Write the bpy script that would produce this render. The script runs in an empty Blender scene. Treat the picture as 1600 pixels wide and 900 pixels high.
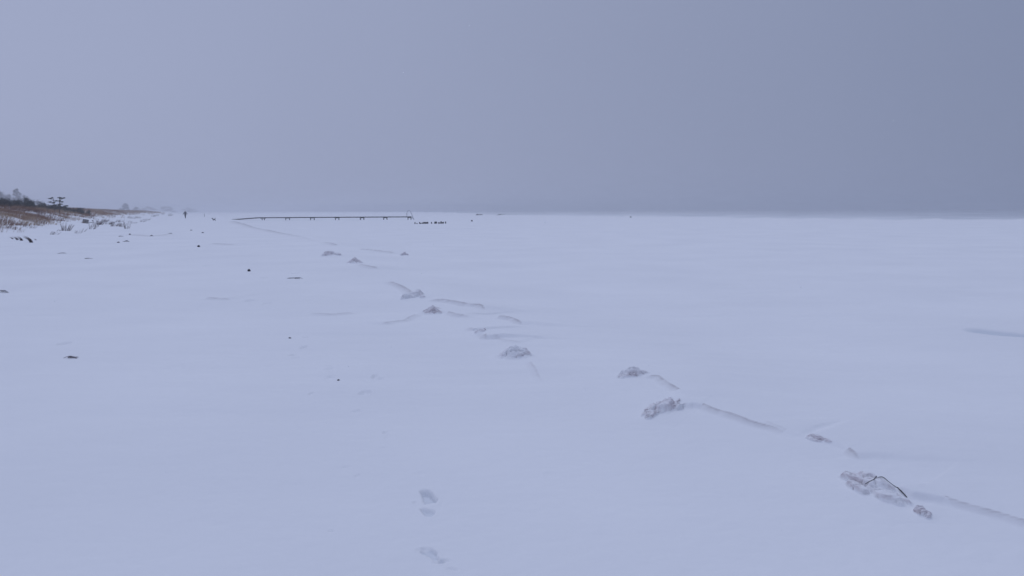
import bpy, bmesh, math, random
import numpy as np
from mathutils import Vector, Matrix

# ---------------------------------------------------------------- scene, camera, light
S = bpy.context.scene
COL = S.collection
random.seed(4)
F_PX, CAM_H = 1200.0, 1.6
PITCH = math.atan(122.2 / F_PX)
cam_d = bpy.data.cameras.new('camera')
cam = bpy.data.objects.new('camera', cam_d)
COL.objects.link(cam)
cam_d.sensor_width = 36.0
cam_d.lens = 36.0 * F_PX / 1600.0
cam_d.clip_start = 0.05
cam_d.clip_end = 12000.0
CAM_R = Matrix.Rotation(math.pi / 2 - PITCH, 3, 'X') @ Matrix.Rotation(-0.0050, 3, 'Z')
cam.matrix_world = Matrix.Translation((0, 0, CAM_H)) @ CAM_R.to_4x4()
S.camera = cam

SUN_EL, SUN_AZ = math.radians(46), math.radians(8)       # azimuth from +Y towards +X
W = bpy.data.worlds.new('World')
S.world = W
W.use_nodes = True
nt = W.node_tree
nt.nodes.clear()


def N(tree, kind, **kw):
    n = tree.nodes.new(kind)
    for k, v in kw.items():
        if k.startswith('i_'):
            n.inputs[k[2:].replace('_', ' ')].default_value = v
        else:
            setattr(n, k, v)
    return n


SKY_LIGHT = (0.356, 0.400, 0.572)      # towards the land, left
SKY_DARK = (0.208, 0.248, 0.378)      # towards the open sea, right
wo = N(nt, 'ShaderNodeOutputWorld')
bg = N(nt, 'ShaderNodeBackground')
bg.inputs['Strength'].default_value = 0.1
sky = N(nt, 'ShaderNodeTexSky', sky_type='NISHITA')
sky.sun_disc = False
sky.sun_elevation = SUN_EL
sky.sun_rotation = SUN_AZ
sky.dust_density = 4.0
tc = N(nt, 'ShaderNodeTexCoord')
dotn = N(nt, 'ShaderNodeVectorMath', operation='DOT_PRODUCT')
dotn.inputs[1].default_value = (1, 0, 0)
nt.links.new(tc.outputs['Generated'], dotn.inputs[0])
ramp = N(nt, 'ShaderNodeMapRange', clamp=True)
ramp.inputs['From Min'].default_value = -0.62
ramp.inputs['From Max'].default_value = 0.62
nt.links.new(dotn.outputs['Value'], ramp.inputs['Value'])
mixc = N(nt, 'ShaderNodeMix', data_type='RGBA')
mixc.inputs['A'].default_value = (*[c * 10 for c in SKY_LIGHT], 1)
mixc.inputs['B'].default_value = (*[c * 10 for c in SKY_DARK], 1)
nt.links.new(ramp.outputs['Result'], mixc.inputs['Factor'])
# the overcast is brighter overhead
sep = N(nt, 'ShaderNodeSeparateXYZ')
nt.links.new(tc.outputs['Generated'], sep.inputs[0])
up = N(nt, 'ShaderNodeMapRange', clamp=True, interpolation_type='SMOOTHSTEP')
up.inputs['From Min'].default_value = 0.42
up.inputs['From Max'].default_value = 1.0
up.inputs['To Min'].default_value = 1.0
up.inputs['To Max'].default_value = 1.72
nt.links.new(sep.outputs['Z'], up.inputs['Value'])
cn = N(nt, 'ShaderNodeTexNoise')
cn.inputs['Scale'].default_value = 2.2
cn.inputs['Detail'].default_value = 3
nt.links.new(tc.outputs['Generated'], cn.inputs['Vector'])
cm = N(nt, 'ShaderNodeMapRange')
cm.inputs['To Min'].default_value = 0.965
cm.inputs['To Max'].default_value = 1.035
nt.links.new(cn.outputs['Fac'], cm.inputs['Value'])
mul = N(nt, 'ShaderNodeMath', operation='MULTIPLY')
nt.links.new(up.outputs[0], mul.inputs[0])
nt.links.new(cm.outputs[0], mul.inputs[1])
vs = N(nt, 'ShaderNodeVectorMath', operation='SCALE')
nt.links.new(mixc.outputs['Result'], vs.inputs[0])
nt.links.new(mul.outputs[0], vs.inputs['Scale'])
mx2 = N(nt, 'ShaderNodeMix', data_type='RGBA')
mx2.inputs['Factor'].default_value = 0.99
nt.links.new(sky.outputs[0], mx2.inputs['A'])
nt.links.new(vs.outputs[0], mx2.inputs['B'])
nt.links.new(mx2.outputs['Result'], bg.inputs['Color'])
nt.links.new(bg.outputs[0], wo.inputs[0])

sun_d = bpy.data.lights.new('sun', 'SUN')
sun_d.energy = 0.5
sun_d.angle = math.radians(35)
sun_d.color = (0.86, 0.90, 1.0)
sun = bpy.data.objects.new('sun', sun_d)
COL.objects.link(sun)
sd = Vector((math.sin(SUN_AZ) * math.cos(SUN_EL), math.cos(SUN_AZ) * math.cos(SUN_EL), math.sin(SUN_EL)))
sun.rotation_euler = sd.to_track_quat('Z', 'Y').to_euler()

S.view_settings.view_transform = 'Standard'
S.view_settings.look = 'None'
S.view_settings.exposure = 0.0
S.view_settings.gamma = 1.0
S.render.engine = 'CYCLES'
S.cycles.volume_bounces = 2
S.cycles.max_bounces = 6
S.cycles.diffuse_bounces = 3
S.cycles.use_denoising = True


# ---------------------------------------------------------------- noise and helpers
def _hash(ix, iy, seed):
    h = (ix.astype(np.int64) * 374761393 + iy.astype(np.int64) * 668265263 + seed * 1442695041) & 0xffffffff
    h = ((h ^ (h >> 13)) * 1274126177) & 0xffffffff
    h = (h ^ (h >> 16)) & 0xffffffff
    return h / 4294967295.0


def vnoise(x, y, seed=0):
    x = np.asarray(x, float)
    y = np.asarray(y, float)
    ix = np.floor(x)
    iy = np.floor(y)
    fx = x - ix
    fy = y - iy
    fx = fx * fx * fx * (fx * (fx * 6 - 15) + 10)
    fy = fy * fy * fy * (fy * (fy * 6 - 15) + 10)
    a = _hash(ix, iy, seed)
    b = _hash(ix + 1, iy, seed)
    c = _hash(ix, iy + 1, seed)
    d = _hash(ix + 1, iy + 1, seed)
    return (a * (1 - fx) + b * fx) * (1 - fy) + (c * (1 - fx) + d * fx) * fy - 0.5


def fbm(x, y, seed=0, oct=4):
    r = 0
    a = 1.0
    for k in range(oct):
        r = r + a * vnoise(x * 2 ** k + 17.3 * k, y * 2 ** k - 9.1 * k, seed + k)
        a *= 0.5
    return r


def sstep(a, b, x):
    t = np.clip((x - a) / (b - a), 0, 1)
    return t * t * (3 - 2 * t)


def ray(px, py):
    return CAM_R @ Vector(((px - 800) / F_PX, (450 - py) / F_PX, -1))


def P(px, py, z=0.0):
    d = ray(px, py)
    t = (z - CAM_H) / d.z
    return (d.x * t, d.y * t)


def poly_dist(X, Y, pts):
    """unsigned distance, signed side (left of direction = +), arc parameter 0..1, total length"""
    pts = np.array(pts, float)
    best = np.full(X.shape, 1e18)
    side = np.zeros(X.shape)
    par = np.zeros(X.shape)
    seg = np.hypot(*(pts[1:] - pts[:-1]).T)
    tot = seg.sum()
    acc = 0
    for k in range(len(pts) - 1):
        ax, ay = pts[k]
        bx, by = pts[k + 1]
        dx, dy = bx - ax, by - ay
        L2 = dx * dx + dy * dy
        t = np.clip(((X - ax) * dx + (Y - ay) * dy) / L2, 0, 1)
        qx = X - ax - t * dx
        qy = Y - ay - t * dy
        d2 = qx * qx + qy * qy
        m = d2 < best
        cr = dx * (Y - ay) - dy * (X - ax)
        best = np.where(m, d2, best)
        side = np.where(m, np.sign(cr), side)
        par = np.where(m, (acc + t * seg[k]) / tot, par)
        acc += seg[k]
    return np.sqrt(best), side, par, tot


# ---------------------------------------------------------------- lay of the land
DUNE_FOOT = [(-31, -40), (-33, 0), (-36, 30), (-38.8, 58), (-41.5, 71), (-53, 99), (-66, 132), (-97, 200),
             (-128, 275), (-200, 450), (-330, 750), (-700, 1600), (-2000, 4500)]
ICE_EDGE = [(150, -300), (100, -60), (88, 20), (74, 82), (66, 99), (57.5, 115), (51, 122), (44.6, 134), (36, 152),
            (29, 175), (16.7, 200), (4, 238), (-9, 280), (-22, 411), (-50, 600), (-107, 807), (-400, 1500), (-1500, 4400)]
RIDGE_MAIN = [P(*p) for p in [(2300, 960), (1900, 880), (1600, 811), (1430, 768), (1345, 714), (1255, 678), (1180, 660),
                              (1075, 630), (985, 586), (810, 548), (745, 516), (672, 480), (640, 458), (555, 405),
                              (515, 380), (440, 364), (365, 344)]] + [(-75, 190), (-110, 280), (-180, 450), (-300, 720), (-640, 1500), (-1900, 4400)]
# wind-cut lips on the drift line: (pixel track, height, width of the steep near face)
LIPS = [
    ([(1006, 583), (1018, 587), (1032, 587), (1045, 598), (1062, 610), (1072, 622)], .028),
    ([(1062, 634), (1085, 630), (1102, 632), (1125, 641), (1150, 649), (1172, 657), (1205, 665), (1240, 676)], .028),
    ([(1262, 676), (1280, 680), (1302, 688), (1327, 700), (1348, 716)], .026),
    ([(1400, 757), (1430, 770), (1475, 775), (1500, 782), (1540, 793), (1575, 802), (1610, 813), (1680, 835), (1800, 880)], .030),
    ([(664, 467), (690, 467), (715, 471), (740, 477), (752, 478), (762, 484)], .05),
    ([(674, 477), (686, 481), (700, 486), (714, 490), (740, 492)], .045),
    ([(778, 493), (800, 496), (812, 500), (820, 505)], .042),
    ([(735, 511), (746, 513)], .04),
    ([(747, 517), (757, 519), (761, 525)], .05),
    ([(770, 526), (795, 530), (818, 533)], .016),
    ([(590, 506), (630, 500), (664, 485)], .022),
    ([(822, 552), (838, 574), (850, 596)], .014),
    ([(605, 438), (626, 447), (640, 455), (662, 465)], .04),
    ([(560, 388), (595, 391), (622, 395)], .05),
    ([(566, 411), (592, 419)], .05),
    ([(365, 345), (382, 350), (400, 356), (420, 360), (440, 364), (466, 369), (482, 372), (512, 378)], .045),
    ([(505, 378), (530, 383)], .05),
    ([(480, 489), (520, 491), (562, 488)], .022),
    ([(322, 464), (345, 465), (362, 466)], .03),
    ([(1196, 660), (1240, 676), (1262, 680)], .012),
    ([(200, 366), (235, 369), (270, 365)], .03),
    ([(330, 380), (352, 381), (370, 382)], .04),
]
# low places where the ice lies bare or a hollow keeps the snow thin: (pixel ends, half width in metres, depth)
HOLLOWS = [([(1536, 517), (1560, 520), (1610, 524)], .26, .018), ([(668, 357.3), (724, 357.3)], .40, .06),
           ([(730, 357.5), (760, 356.8)], .3, .03), ([(940, 363.6), (985, 363.4)], .3, .06),
           ([(1034, 364.7), (1048, 364.7)], .35, .04), ([(990, 364), (1005, 364.2)], .2, .03)]
# prints: (px, py, along m, across m, depth, turn)
PRINTS = [(648, 785, .012, .012, .012, 0),
          (664, 858, .020, .025, .012, 0), (690, 878, .02, .05, .012, .4),
          (706, 890, .016, .035, .010, -.3), (656, 859, .01, .03, .008, .3),
          (517, 830, .012, .018, .010, 0), (571, 614, .10, .055, .030, 0), (558, 643, .06, .045, .018, 0),
          (601, 676, .03, .02, .02, 0), (603, 684, .02, .02, .010, 0), (559, 743, .03, .02, .01, 0),
          (585, 589, .09, .025, .03, 0), (595, 592, .05, .03, .02, 0), (474, 543, .10, .035, .035, 0),
          (457, 555, .07, .04, .025, 0), (462, 559, .04, .04, .02, 0), (513, 577, .06, .05, .015, 0),
          (513, 572, .05, .03, .012, 0), (486, 615, .05, .02, .02, 0), (598, 700, .02, .02, .006, 0),
          (478, 527, .05, .04, .025, 0), (515, 591, .10, .04, .015, 0), (540, 730, .03, .03, .006, .5),
          (655, 740, .04, .05, .005, .5), (395, 428, .12, .06, .05, 0), (412, 434, .15, .08, .04, 0),
          (390, 470, .2, .07, .04, 0), (417, 474, .15, .06, .03, 0), (325, 415, .3, .12, .05, 0),
          (461, 427, .15, .10, .04, 0), (100, 537, .10, .07, .04, 0), (270, 575, .2, .10, .012, 0),
          (862, 742, .06, .05, .006, 0), (1215, 398, .8, .2, .05, 0), (284, 408, .3, .12, .04, 0)]
BOOTS = [([(656, 767), (663, 789), (681, 785), (682, 780), (673, 768), (664, 765)], .026), ([(655, 795), (664, 806), (673, 808), (681, 803), (680, 797)], .016),
         ([(653, 861), (680, 876), (686, 874), (684, 864), (674, 858)], .013), ([(682, 880), (690, 881), (696, 876), (690, 873)], .008)]


def height(X, Y, fine=True):
    X = np.asarray(X, float)
    Y = np.asarray(Y, float)
    R = np.hypot(X, Y)
    # beach on the left of the main drift line, sea ice on the right
    d, s, _, _ = poly_dist(X, Y, RIDGE_MAIN)
    sd_ = d * s
    # the list runs away from the camera: left side (land) is +
    h = -0.13 * sstep(0.1, 3.5, -sd_) - 0.02 * sstep(3, 30, -sd_)
    h = h + 0.05 * np.exp(-(sd_ / (0.7 + 0.012 * R)) ** 2) * (0.6 + 0.8 * vnoise(X * .8, Y * .5, 3))
    land = sstep(-2, 4, sd_)
    h = h + land * 0.10 * vnoise(X / 9, Y / 15, 5) * sstep(3, 15, R)
    h = h + 0.030 * fbm(X / 2.6, Y / 3.4, 9, 2) * sstep(1, 6, R)
    # wind-laid streaks, long from left to right
    h = h + 0.022 * fbm(X / 1.6 + Y / 9, Y / .42, 21, 3) * (0.35 + 0.9 * np.clip(vnoise(X / 6, Y / 6, 30) + .3, 0, 1)) * sstep(2, 9, R)
    if fine:
        h = h + 0.0034 * fbm(X / .10, Y / .07, 41, 3) * np.exp(-R / 25)
    # far ice field: long low sastrugi
    h = h + (1 - land) * 0.05 * fbm(X / 7, Y / 2.4, 51, 3) * sstep(8, 25, R)
    # dunes
    d, s, _, _ = poly_dist(X, Y, DUNE_FOOT)
    sl = d * s
    wob = 1.3 * vnoise(X / 6, Y / 6, 61) + .6 * vnoise(X / 2, Y / 2, 62)
    sl2 = sl + wob
    prof = np.interp(sl2, [-4, 0, 2.2, 5, 8, 12, 18, 60, 200], [0, .12, .50, 1.05, 1.65, 2.15, 2.35, 2.4, 2.5])
    sc = np.interp(Y, [0, 70, 120, 200, 400, 1000], [1.0, 1.02, .98, .90, .80, .7])
    dn = prof * sc + sstep(1, 6, sl2) * (0.35 * fbm(X / 3.2, Y / 3.2, 71, 3) + .25 * vnoise(X / 9, Y / 9, 75))
    h = h + np.where(sl2 > -4, dn, 0)
    # the edge of the ice drops into the sea
    d, s, _, _ = poly_dist(X, Y, ICE_EDGE)
    se = -d * s + 2.2 * vnoise(X / 9, Y / 9, 81) + .9 * vnoise(X / 2.2, Y / 2.2, 82)      # + on the sea side
    h = h + 0.22 * np.exp(-((se + 1.2) / 1.1) ** 2) * np.clip(.5 + 1.6 * vnoise(X / 3, Y / 3, 83), 0, 1.3)
    h = h - 1.6 * sstep(0.0, 2.0, se)
    return h


def PB(px, py, lift=0.0):
    """where the ray through a point of the photo meets the smooth terrain"""
    d = ray(px, py)
    if d.z > -.002:
        return P(px, py, 0)
    T = 1.5 * 1.01 ** np.arange(640)
    g = height(d.x * T, d.y * T, False) + lift
    under = np.nonzero(CAM_H + d.z * T < g)[0]
    if len(under) == 0:
        return P(px, py, 0)
    i = under[0]
    T = np.linspace(T[max(0, i - 1)], T[i], 60)
    g = height(d.x * T, d.y * T, False) + lift
    t = T[np.nonzero(CAM_H + d.z * T < g)[0][0]]
    return (d.x * t, d.y * t)


LIPS = [([PB(*q, h_ * .8) for q in t_], h_) for t_, h_ in LIPS]
HOLLOWS = [([PB(*q) for q in t_], w_, d_) for t_, w_, d_ in HOLLOWS]
BOOTS = [([PB(*q) for q in t_], d_) for t_, d_ in BOOTS]
PRINTS = [(*PB(a_, b_), la_, wa_, d_ * .65, r_) for a_, b_, la_, wa_, d_, r_ in PRINTS]


def add_fine(X, Y, h):
    """lips, hollows and prints; returns the mask of bare ice and painted print shade too"""
    ice = np.zeros(X.shape)
    global LIP_SHADE
    LIP_SHADE = np.zeros(X.shape)
    R = np.hypot(X, Y)
    for k, (pts, amp) in enumerate(LIPS):
        a = np.array(pts)
        m = (X > a[:, 0].min() - 4) & (X < a[:, 0].max() + 4) & (Y > a[:, 1].min() - 5) & (Y < a[:, 1].max() + 5)
        if not m.any():
            continue
        x, y = X[m], Y[m]
        r = np.hypot(x, y)
        wv = 0.012 * r
        x2 = x + wv * .5 * vnoise(x / (r * .05), y / (r * .12), 90 + k)
        y2 = y + wv * .9 * vnoise(x / (r * .04), y / (r * .09), 120 + k)
        d, s, t, L = poly_dist(x2, y2, pts)
        sd2 = d * s
        # which side faces the camera
        p0, p1 = a[0], a[-1]
        mid = a[len(a) // 2]
        cs = np.sign((p1[0] - p0[0]) * (0 - mid[1]) - (p1[1] - p0[1]) * (0 - mid[0]))
        near = sd2 * cs                       # + on the camera's side
        wn = .0023 * r + .005
        wf = .06 * r + .16
        prof = np.where(near > 0, np.exp(-(near / (2.2 * wn)) ** 2), np.exp(-(near / wf) ** 2))
        # a scoop in front of the lip
        prof = prof - .15 * np.exp(-((near - 4.5 * wn) / (3.5 * wn)) ** 2)
        env = sstep(0, .12, t) * (1 - sstep(.82, 1, t)) if k != 3 else sstep(0, .05, t)
        env = env * np.clip(.95 + .6 * vnoise(t * L / (.12 * r.mean()), t * 0 + k, 150), .72, 1.2)
        h[m] += amp * prof * env
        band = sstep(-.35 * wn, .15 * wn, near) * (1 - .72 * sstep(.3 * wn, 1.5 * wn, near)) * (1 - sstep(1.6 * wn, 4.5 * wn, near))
        LIP_SHADE[m] = np.maximum(LIP_SHADE[m], band * np.clip(env, 0, 1) * min(1, .15 + amp * (40 if amp > .025 else 18)))  # shade of each lip's near face, painted in as a darker band
    for pts, w, dep in HOLLOWS:
        a = np.array(pts)
        m = (X > a[:, 0].min() - 3) & (X < a[:, 0].max() + 3) & (Y > a[:, 1].min() - 4) & (Y < a[:, 1].max() + 4)
        d, s, t, L = poly_dist(X[m], Y[m], pts)
        d = d + w * .5 * vnoise(X[m] / (w * 2), Y[m] / (w * 2), 170)
        e = (1 - sstep(.55 * w, w, d))
        h[m] -= dep * e
        ice[m] = np.maximum(ice[m], .65 * (1 - sstep(.35 * w, w, d)))
    for (cx, cy, la, wa, dep, rot) in PRINTS:
        m = (np.abs(X - cx) < 1.2) & (np.abs(Y - cy) < 1.2)
        if not m.any():
            continue
        dx = X[m] - cx
        dy = Y[m] - cy
        c, s_ = math.cos(rot), math.sin(rot)
        u = (dx * c + dy * s_) / wa
        v = (-dx * s_ + dy * c) / la
        q = np.hypot(u, v) + .35 * vnoise(dx / wa * 1.6 + cx, dy / la * 1.6 + cy, 180) + .2 * vnoise(dx / wa * 4, dy / la * 4, 181)
        h[m] -= dep * (1 - sstep(.55, 1.05, q)) - dep * .18 * np.exp(-((q - 1.25) / .22) ** 2)
    for pts, dep in BOOTS:
        a = np.array(pts)
        c = a.mean(0)
        m = (np.abs(X - c[0]) < .3) & (np.abs(Y - c[1]) < .3)
        if not m.any():
            continue
        q = np.full(m.sum(), -9.0)
        for i in range(len(a)):
            e = a[(i + 1) % len(a)] - a[i]
            nn = np.array([e[1], -e[0]]) / np.hypot(*e)
            dd = (a[i] - c) @ nn
            if dd < 0:
                nn, dd = -nn, -dd
            q = np.maximum(q, ((X[m] - c[0]) * nn[0] + (Y[m] - c[1]) * nn[1]) / dd)
        q = q + .22 * fbm((X[m]) / .03, (Y[m]) / .03, 191, 3)
        ice[m] = np.maximum(ice[m], .38 * (1 - sstep(.75, 1.0, q)))  # floor of the boot print darkened in colour, as painted shade
        h[m] -= dep * (1 - sstep(.70, 1.08, q)) * (1 + .3 * fbm(X[m] / .02, Y[m] / .03, 195, 2)) - dep * .14 * np.exp(-((q - 1.35) / .25) ** 2)
    return ice


def gz(x, y):
    X = np.array([float(x)])
    Y = np.array([float(y)])
    h = height(X, Y)
    add_fine(X, Y, h)
    return float(h[0])


def PG(px, py):
    """where the ray through a point of the photo meets the ground"""
    d = ray(px, py)
    T = 2.0 * 1.012 ** np.arange(620)
    g = height(d.x * T, d.y * T, False)
    under = np.nonzero(CAM_H + d.z * T < g)[0]
    if len(under) == 0:
        x, y = P(px, py, 0)
        return (x, y, gz(x, y))
    hi = T[under[0]]
    lo = T[max(0, under[0] - 1)]
    T = np.linspace(lo, hi, 40)
    g = height(d.x * T, d.y * T, False)
    t = T[np.nonzero(CAM_H + d.z * T < g)[0][0]]
    return (d.x * t, d.y * t, gz(d.x * t, d.y * t))


# ---------------------------------------------------------------- materials
def new_mat(name):
    m = bpy.data.materials.new(name)
    m.use_nodes = True
    t = m.node_tree
    t.nodes.clear()
    o = t.nodes.new('ShaderNodeOutputMaterial')
    b = t.nodes.new('ShaderNodeBsdfPrincipled')
    t.links.new(b.outputs[0], o.inputs[0])
    return m, t, b


def ramp_node(t, stops):
    r = t.nodes.new('ShaderNodeValToRGB')
    e = r.color_ramp.elements
    while len(e) > 1:
        e.remove(e[-1])
    e[0].position = stops[0][0]
    e[0].color = (*stops[0][1], 1)
    for p, c in stops[1:]:
        q = e.new(p)
        q.color = (*c, 1)
    return r


def noise_mat(name, stops, scale=8.0, rough=.8, bump=.3, detail=6, stretch=(1, 1, 1), spec=.3, bump_d=.01):
    m, t, b = new_mat(name)
    tcn = t.nodes.new('ShaderNodeTexCoord')
    mp = t.nodes.new('ShaderNodeMapping')
    mp.inputs['Scale'].default_value = stretch
    t.links.new(tcn.outputs['Object'], mp.inputs[0])
    n = t.nodes.new('ShaderNodeTexNoise')
    n.inputs['Scale'].default_value = scale
    n.inputs['Detail'].default_value = detail
    t.links.new(mp.outputs[0], n.inputs['Vector'])
    r = ramp_node(t, stops)
    t.links.new(n.outputs['Fac'], r.inputs[0])
    t.links.new(r.outputs[0], b.inputs['Base Color'])
    b.inputs['Roughness'].default_value = rough
    b.inputs['Specular IOR Level'].default_value = spec
    if bump:
        bp = t.nodes.new('ShaderNodeBump')
        bp.inputs['Strength'].default_value = bump
        bp.inputs['Distance'].default_value = bump_d
        t.links.new(n.outputs['Fac'], bp.inputs['Height'])
        t.links.new(bp.outputs[0], b.inputs['Normal'])
    return m


SNOW_A, SNOW_B = (.80, .808, .822), (.852, .858, .866)


def snow_nodes(t, b):
    """snow colour and bump in world coordinates (objects that use it are at the origin)"""
    g = t.nodes.new('ShaderNodeNewGeometry')
    n1 = N(t, 'ShaderNodeTexNoise')
    n1.inputs['Scale'].default_value = .35
    n1.inputs['Detail'].default_value = 8
    t.links.new(g.outputs['Position'], n1.inputs['Vector'])
    r = ramp_node(t, [(.3, SNOW_A), (.7, SNOW_B)])
    t.links.new(n1.outputs['Fac'], r.inputs[0])
    n2 = N(t, 'ShaderNodeTexNoise')
    n2.inputs['Scale'].default_value = 26
    n2.inputs['Detail'].default_value = 7
    n2.inputs['Roughness'].default_value = .65
    mp = t.nodes.new('ShaderNodeMapping')
    mp.inputs['Scale'].default_value = (.45, 1, 1)
    t.links.new(g.outputs['Position'], mp.inputs[0])
    t.links.new(mp.outputs[0], n2.inputs['Vector'])
    bp = N(t, 'ShaderNodeBump')
    bp.inputs['Strength'].default_value = .30
    bp.inputs['Distance'].default_value = .006
    t.links.new(n2.outputs['Fac'], bp.inputs['Height'])
    t.links.new(bp.outputs[0], b.inputs['Normal'])
    b.inputs['Roughness'].default_value = .75
    b.inputs['Specular IOR Level'].default_value = .15
    return r, g


M_SNOW, t, b = new_mat('snow')
r, g = snow_nodes(t, b)
at = N(t, 'ShaderNodeAttribute', attribute_name='ice_print_shade')
mixi = N(t, 'ShaderNodeMix', data_type='RGBA')
mixi.inputs['B'].default_value = (.55, .60, .66, 1)  # bare ice in the hollows, painted shade in the boot prints
t.links.new(at.outputs['Fac'], mixi.inputs['Factor'])
t.links.new(r.outputs[0], mixi.inputs['A'])
at2 = N(t, 'ShaderNodeAttribute', attribute_name='lip_shade')
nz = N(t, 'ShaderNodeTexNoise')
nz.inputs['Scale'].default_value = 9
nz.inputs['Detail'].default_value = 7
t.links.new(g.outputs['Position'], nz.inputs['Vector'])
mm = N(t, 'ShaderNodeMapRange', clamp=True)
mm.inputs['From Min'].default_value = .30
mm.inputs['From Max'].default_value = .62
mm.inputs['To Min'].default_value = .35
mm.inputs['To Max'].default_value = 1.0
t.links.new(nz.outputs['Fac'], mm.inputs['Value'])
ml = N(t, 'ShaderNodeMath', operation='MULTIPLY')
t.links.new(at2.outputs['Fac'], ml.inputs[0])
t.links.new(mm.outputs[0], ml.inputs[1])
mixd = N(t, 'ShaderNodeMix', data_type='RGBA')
mixd.inputs['B'].default_value = (.46, .44, .455, 1)  # grey for the painted shade under the lip crests
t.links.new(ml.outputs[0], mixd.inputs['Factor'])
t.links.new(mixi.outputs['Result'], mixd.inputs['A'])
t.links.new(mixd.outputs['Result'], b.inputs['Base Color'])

# sand-stained icy snow: attribute 'core' 0 at the drifted rim, 1 on the exposed lump
M_SANDY, t, b = new_mat('sandy_ice')
r, g = snow_nodes(t, b)
at = N(t, 'ShaderNodeAttribute', attribute_name='core')
nz = N(t, 'ShaderNodeTexNoise')
nz.inputs['Scale'].default_value = 14
nz.inputs['Detail'].default_value = 8
nz.inputs['Roughness'].default_value = .7
mp = t.nodes.new('ShaderNodeMapping')
mp.inputs['Scale'].default_value = (.7, 1, 1.8)
t.links.new(g.outputs['Position'], mp.inputs[0])
t.links.new(mp.outputs[0], nz.inputs['Vector'])
rs = ramp_node(t, [(.30, (.30, .265, .28)), (.40, (.56, .51, .525)), (.50, (.68, .64, .655)), (.64, (.79, .78, .795))])
t.links.new(nz.outputs['Fac'], rs.inputs[0])
ad = N(t, 'ShaderNodeMath', operation='MULTIPLY_ADD')
ad.inputs[1].default_value = 1.5
t.links.new(at.outputs['Fac'], ad.inputs[0])
nz2 = N(t, 'ShaderNodeTexNoise')
nz2.inputs['Scale'].default_value = 30
nz2.inputs['Detail'].default_value = 6
t.links.new(mp.outputs[0], nz2.inputs['Vector'])
sb = N(t, 'ShaderNodeMath', operation='SUBTRACT')
sb.inputs[0].default_value = -.12
t.links.new(nz2.outputs['Fac'], sb.inputs[1])
t.links.new(sb.outputs[0], ad.inputs[2])
cl = N(t, 'ShaderNodeMapRange', clamp=True)
cl.inputs['From Min'].default_value = -.25
cl.inputs['From Max'].default_value = .55
t.links.new(ad.outputs[0], cl.inputs['Value'])
def dusting(t, g, fac, amount, lo=.72, hi=.97):
    """loose snow lies on whatever faces up"""
    sx = N(t, 'ShaderNodeSeparateXYZ')
    t.links.new(g.outputs['Normal'], sx.inputs[0])
    mr = N(t, 'ShaderNodeMapRange', clamp=True, interpolation_type='SMOOTHSTEP')
    mr.inputs['From Min'].default_value = lo
    mr.inputs['From Max'].default_value = hi
    mr.inputs['To Min'].default_value = 1.0
    mr.inputs['To Max'].default_value = 1 - amount
    t.links.new(sx.outputs['Z'], mr.inputs['Value'])
    if fac is None:
        return mr.outputs[0]
    m_ = N(t, 'ShaderNodeMath', operation='MULTIPLY')
    t.links.new(fac, m_.inputs[0])
    t.links.new(mr.outputs[0], m_.inputs[1])
    return m_.outputs[0]


mixs = N(t, 'ShaderNodeMix', data_type='RGBA')
t.links.new(dusting(t, g, cl.outputs[0], .6), mixs.inputs['Factor'])
t.links.new(r.outputs[0], mixs.inputs['A'])
t.links.new(rs.outputs[0], mixs.inputs['B'])
t.links.new(mixs.outputs['Result'], b.inputs['Base Color'])

M_SEA, t, b = new_mat('slushy_sea')
g = t.nodes.new('ShaderNodeNewGeometry')
mp = t.nodes.new('ShaderNodeMapping')
mp.inputs['Scale'].default_value = (.05, .16, 1)
t.links.new(g.outputs['Position'], mp.inputs[0])
n = N(t, 'ShaderNodeTexNoise')
n.inputs['Scale'].default_value = 1.0
n.inputs['Detail'].default_value = 8
n.inputs['Roughness'].default_value = .62
t.links.new(mp.outputs[0], n.inputs['Vector'])
r = ramp_node(t, [(.30, (.28, .31, .36)), (.50, (.50, .53, .57)), (.70, (.76, .78, .80))])
dn_ = N(t, 'ShaderNodeVectorMath', operation='DOT_PRODUCT')
dn_.inputs[1].default_value = (.9, .44, 0)
t.links.new(g.outputs['Position'], dn_.inputs[0])
mr_ = N(t, 'ShaderNodeMapRange', clamp=True)
mr_.inputs['From Min'].default_value = .95
mr_.inputs['From Max'].default_value = .15
mr_.inputs['To Min'].default_value = .19
mr_.inputs['To Max'].default_value = -.10
iv_ = N(t, 'ShaderNodeMath', operation='DIVIDE')
iv_.inputs[0].default_value = 103.0
t.links.new(dn_.outputs['Value'], iv_.inputs[1])
t.links.new(iv_.outputs[0], mr_.inputs['Value'])
ad_ = N(t, 'ShaderNodeMath', operation='ADD')
t.links.new(n.outputs['Fac'], ad_.inputs[0])
t.links.new(mr_.outputs[0], ad_.inputs[1])
t.links.new(ad_.outputs[0], r.inputs[0])
t.links.new(r.outputs[0], b.inputs['Base Color'])
b.inputs['Roughness'].default_value = .45
b.inputs['Specular IOR Level'].default_value = .35
bp = N(t, 'ShaderNodeBump')
bp.inputs['Strength'].default_value = .6
bp.inputs['Distance'].default_value = .3
t.links.new(n.outputs['Fac'], bp.inputs['Height'])
t.links.new(bp.outputs[0], b.inputs['Normal'])


def straw_mat(name, stops):
    """dry stalks: every stalk takes a tone from the 'tone' attribute"""
    m, t, b = new_mat(name)
    at = N(t, 'ShaderNodeAttribute', attribute_name='tone')
    r = ramp_node(t, stops)
    t.links.new(at.outputs['Fac'], r.inputs[0])
    t.links.new(r.outputs[0], b.inputs['Base Color'])
    b.inputs['Roughness'].default_value = .85
    b.inputs['Specular IOR Level'].default_value = .1
    return m


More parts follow.
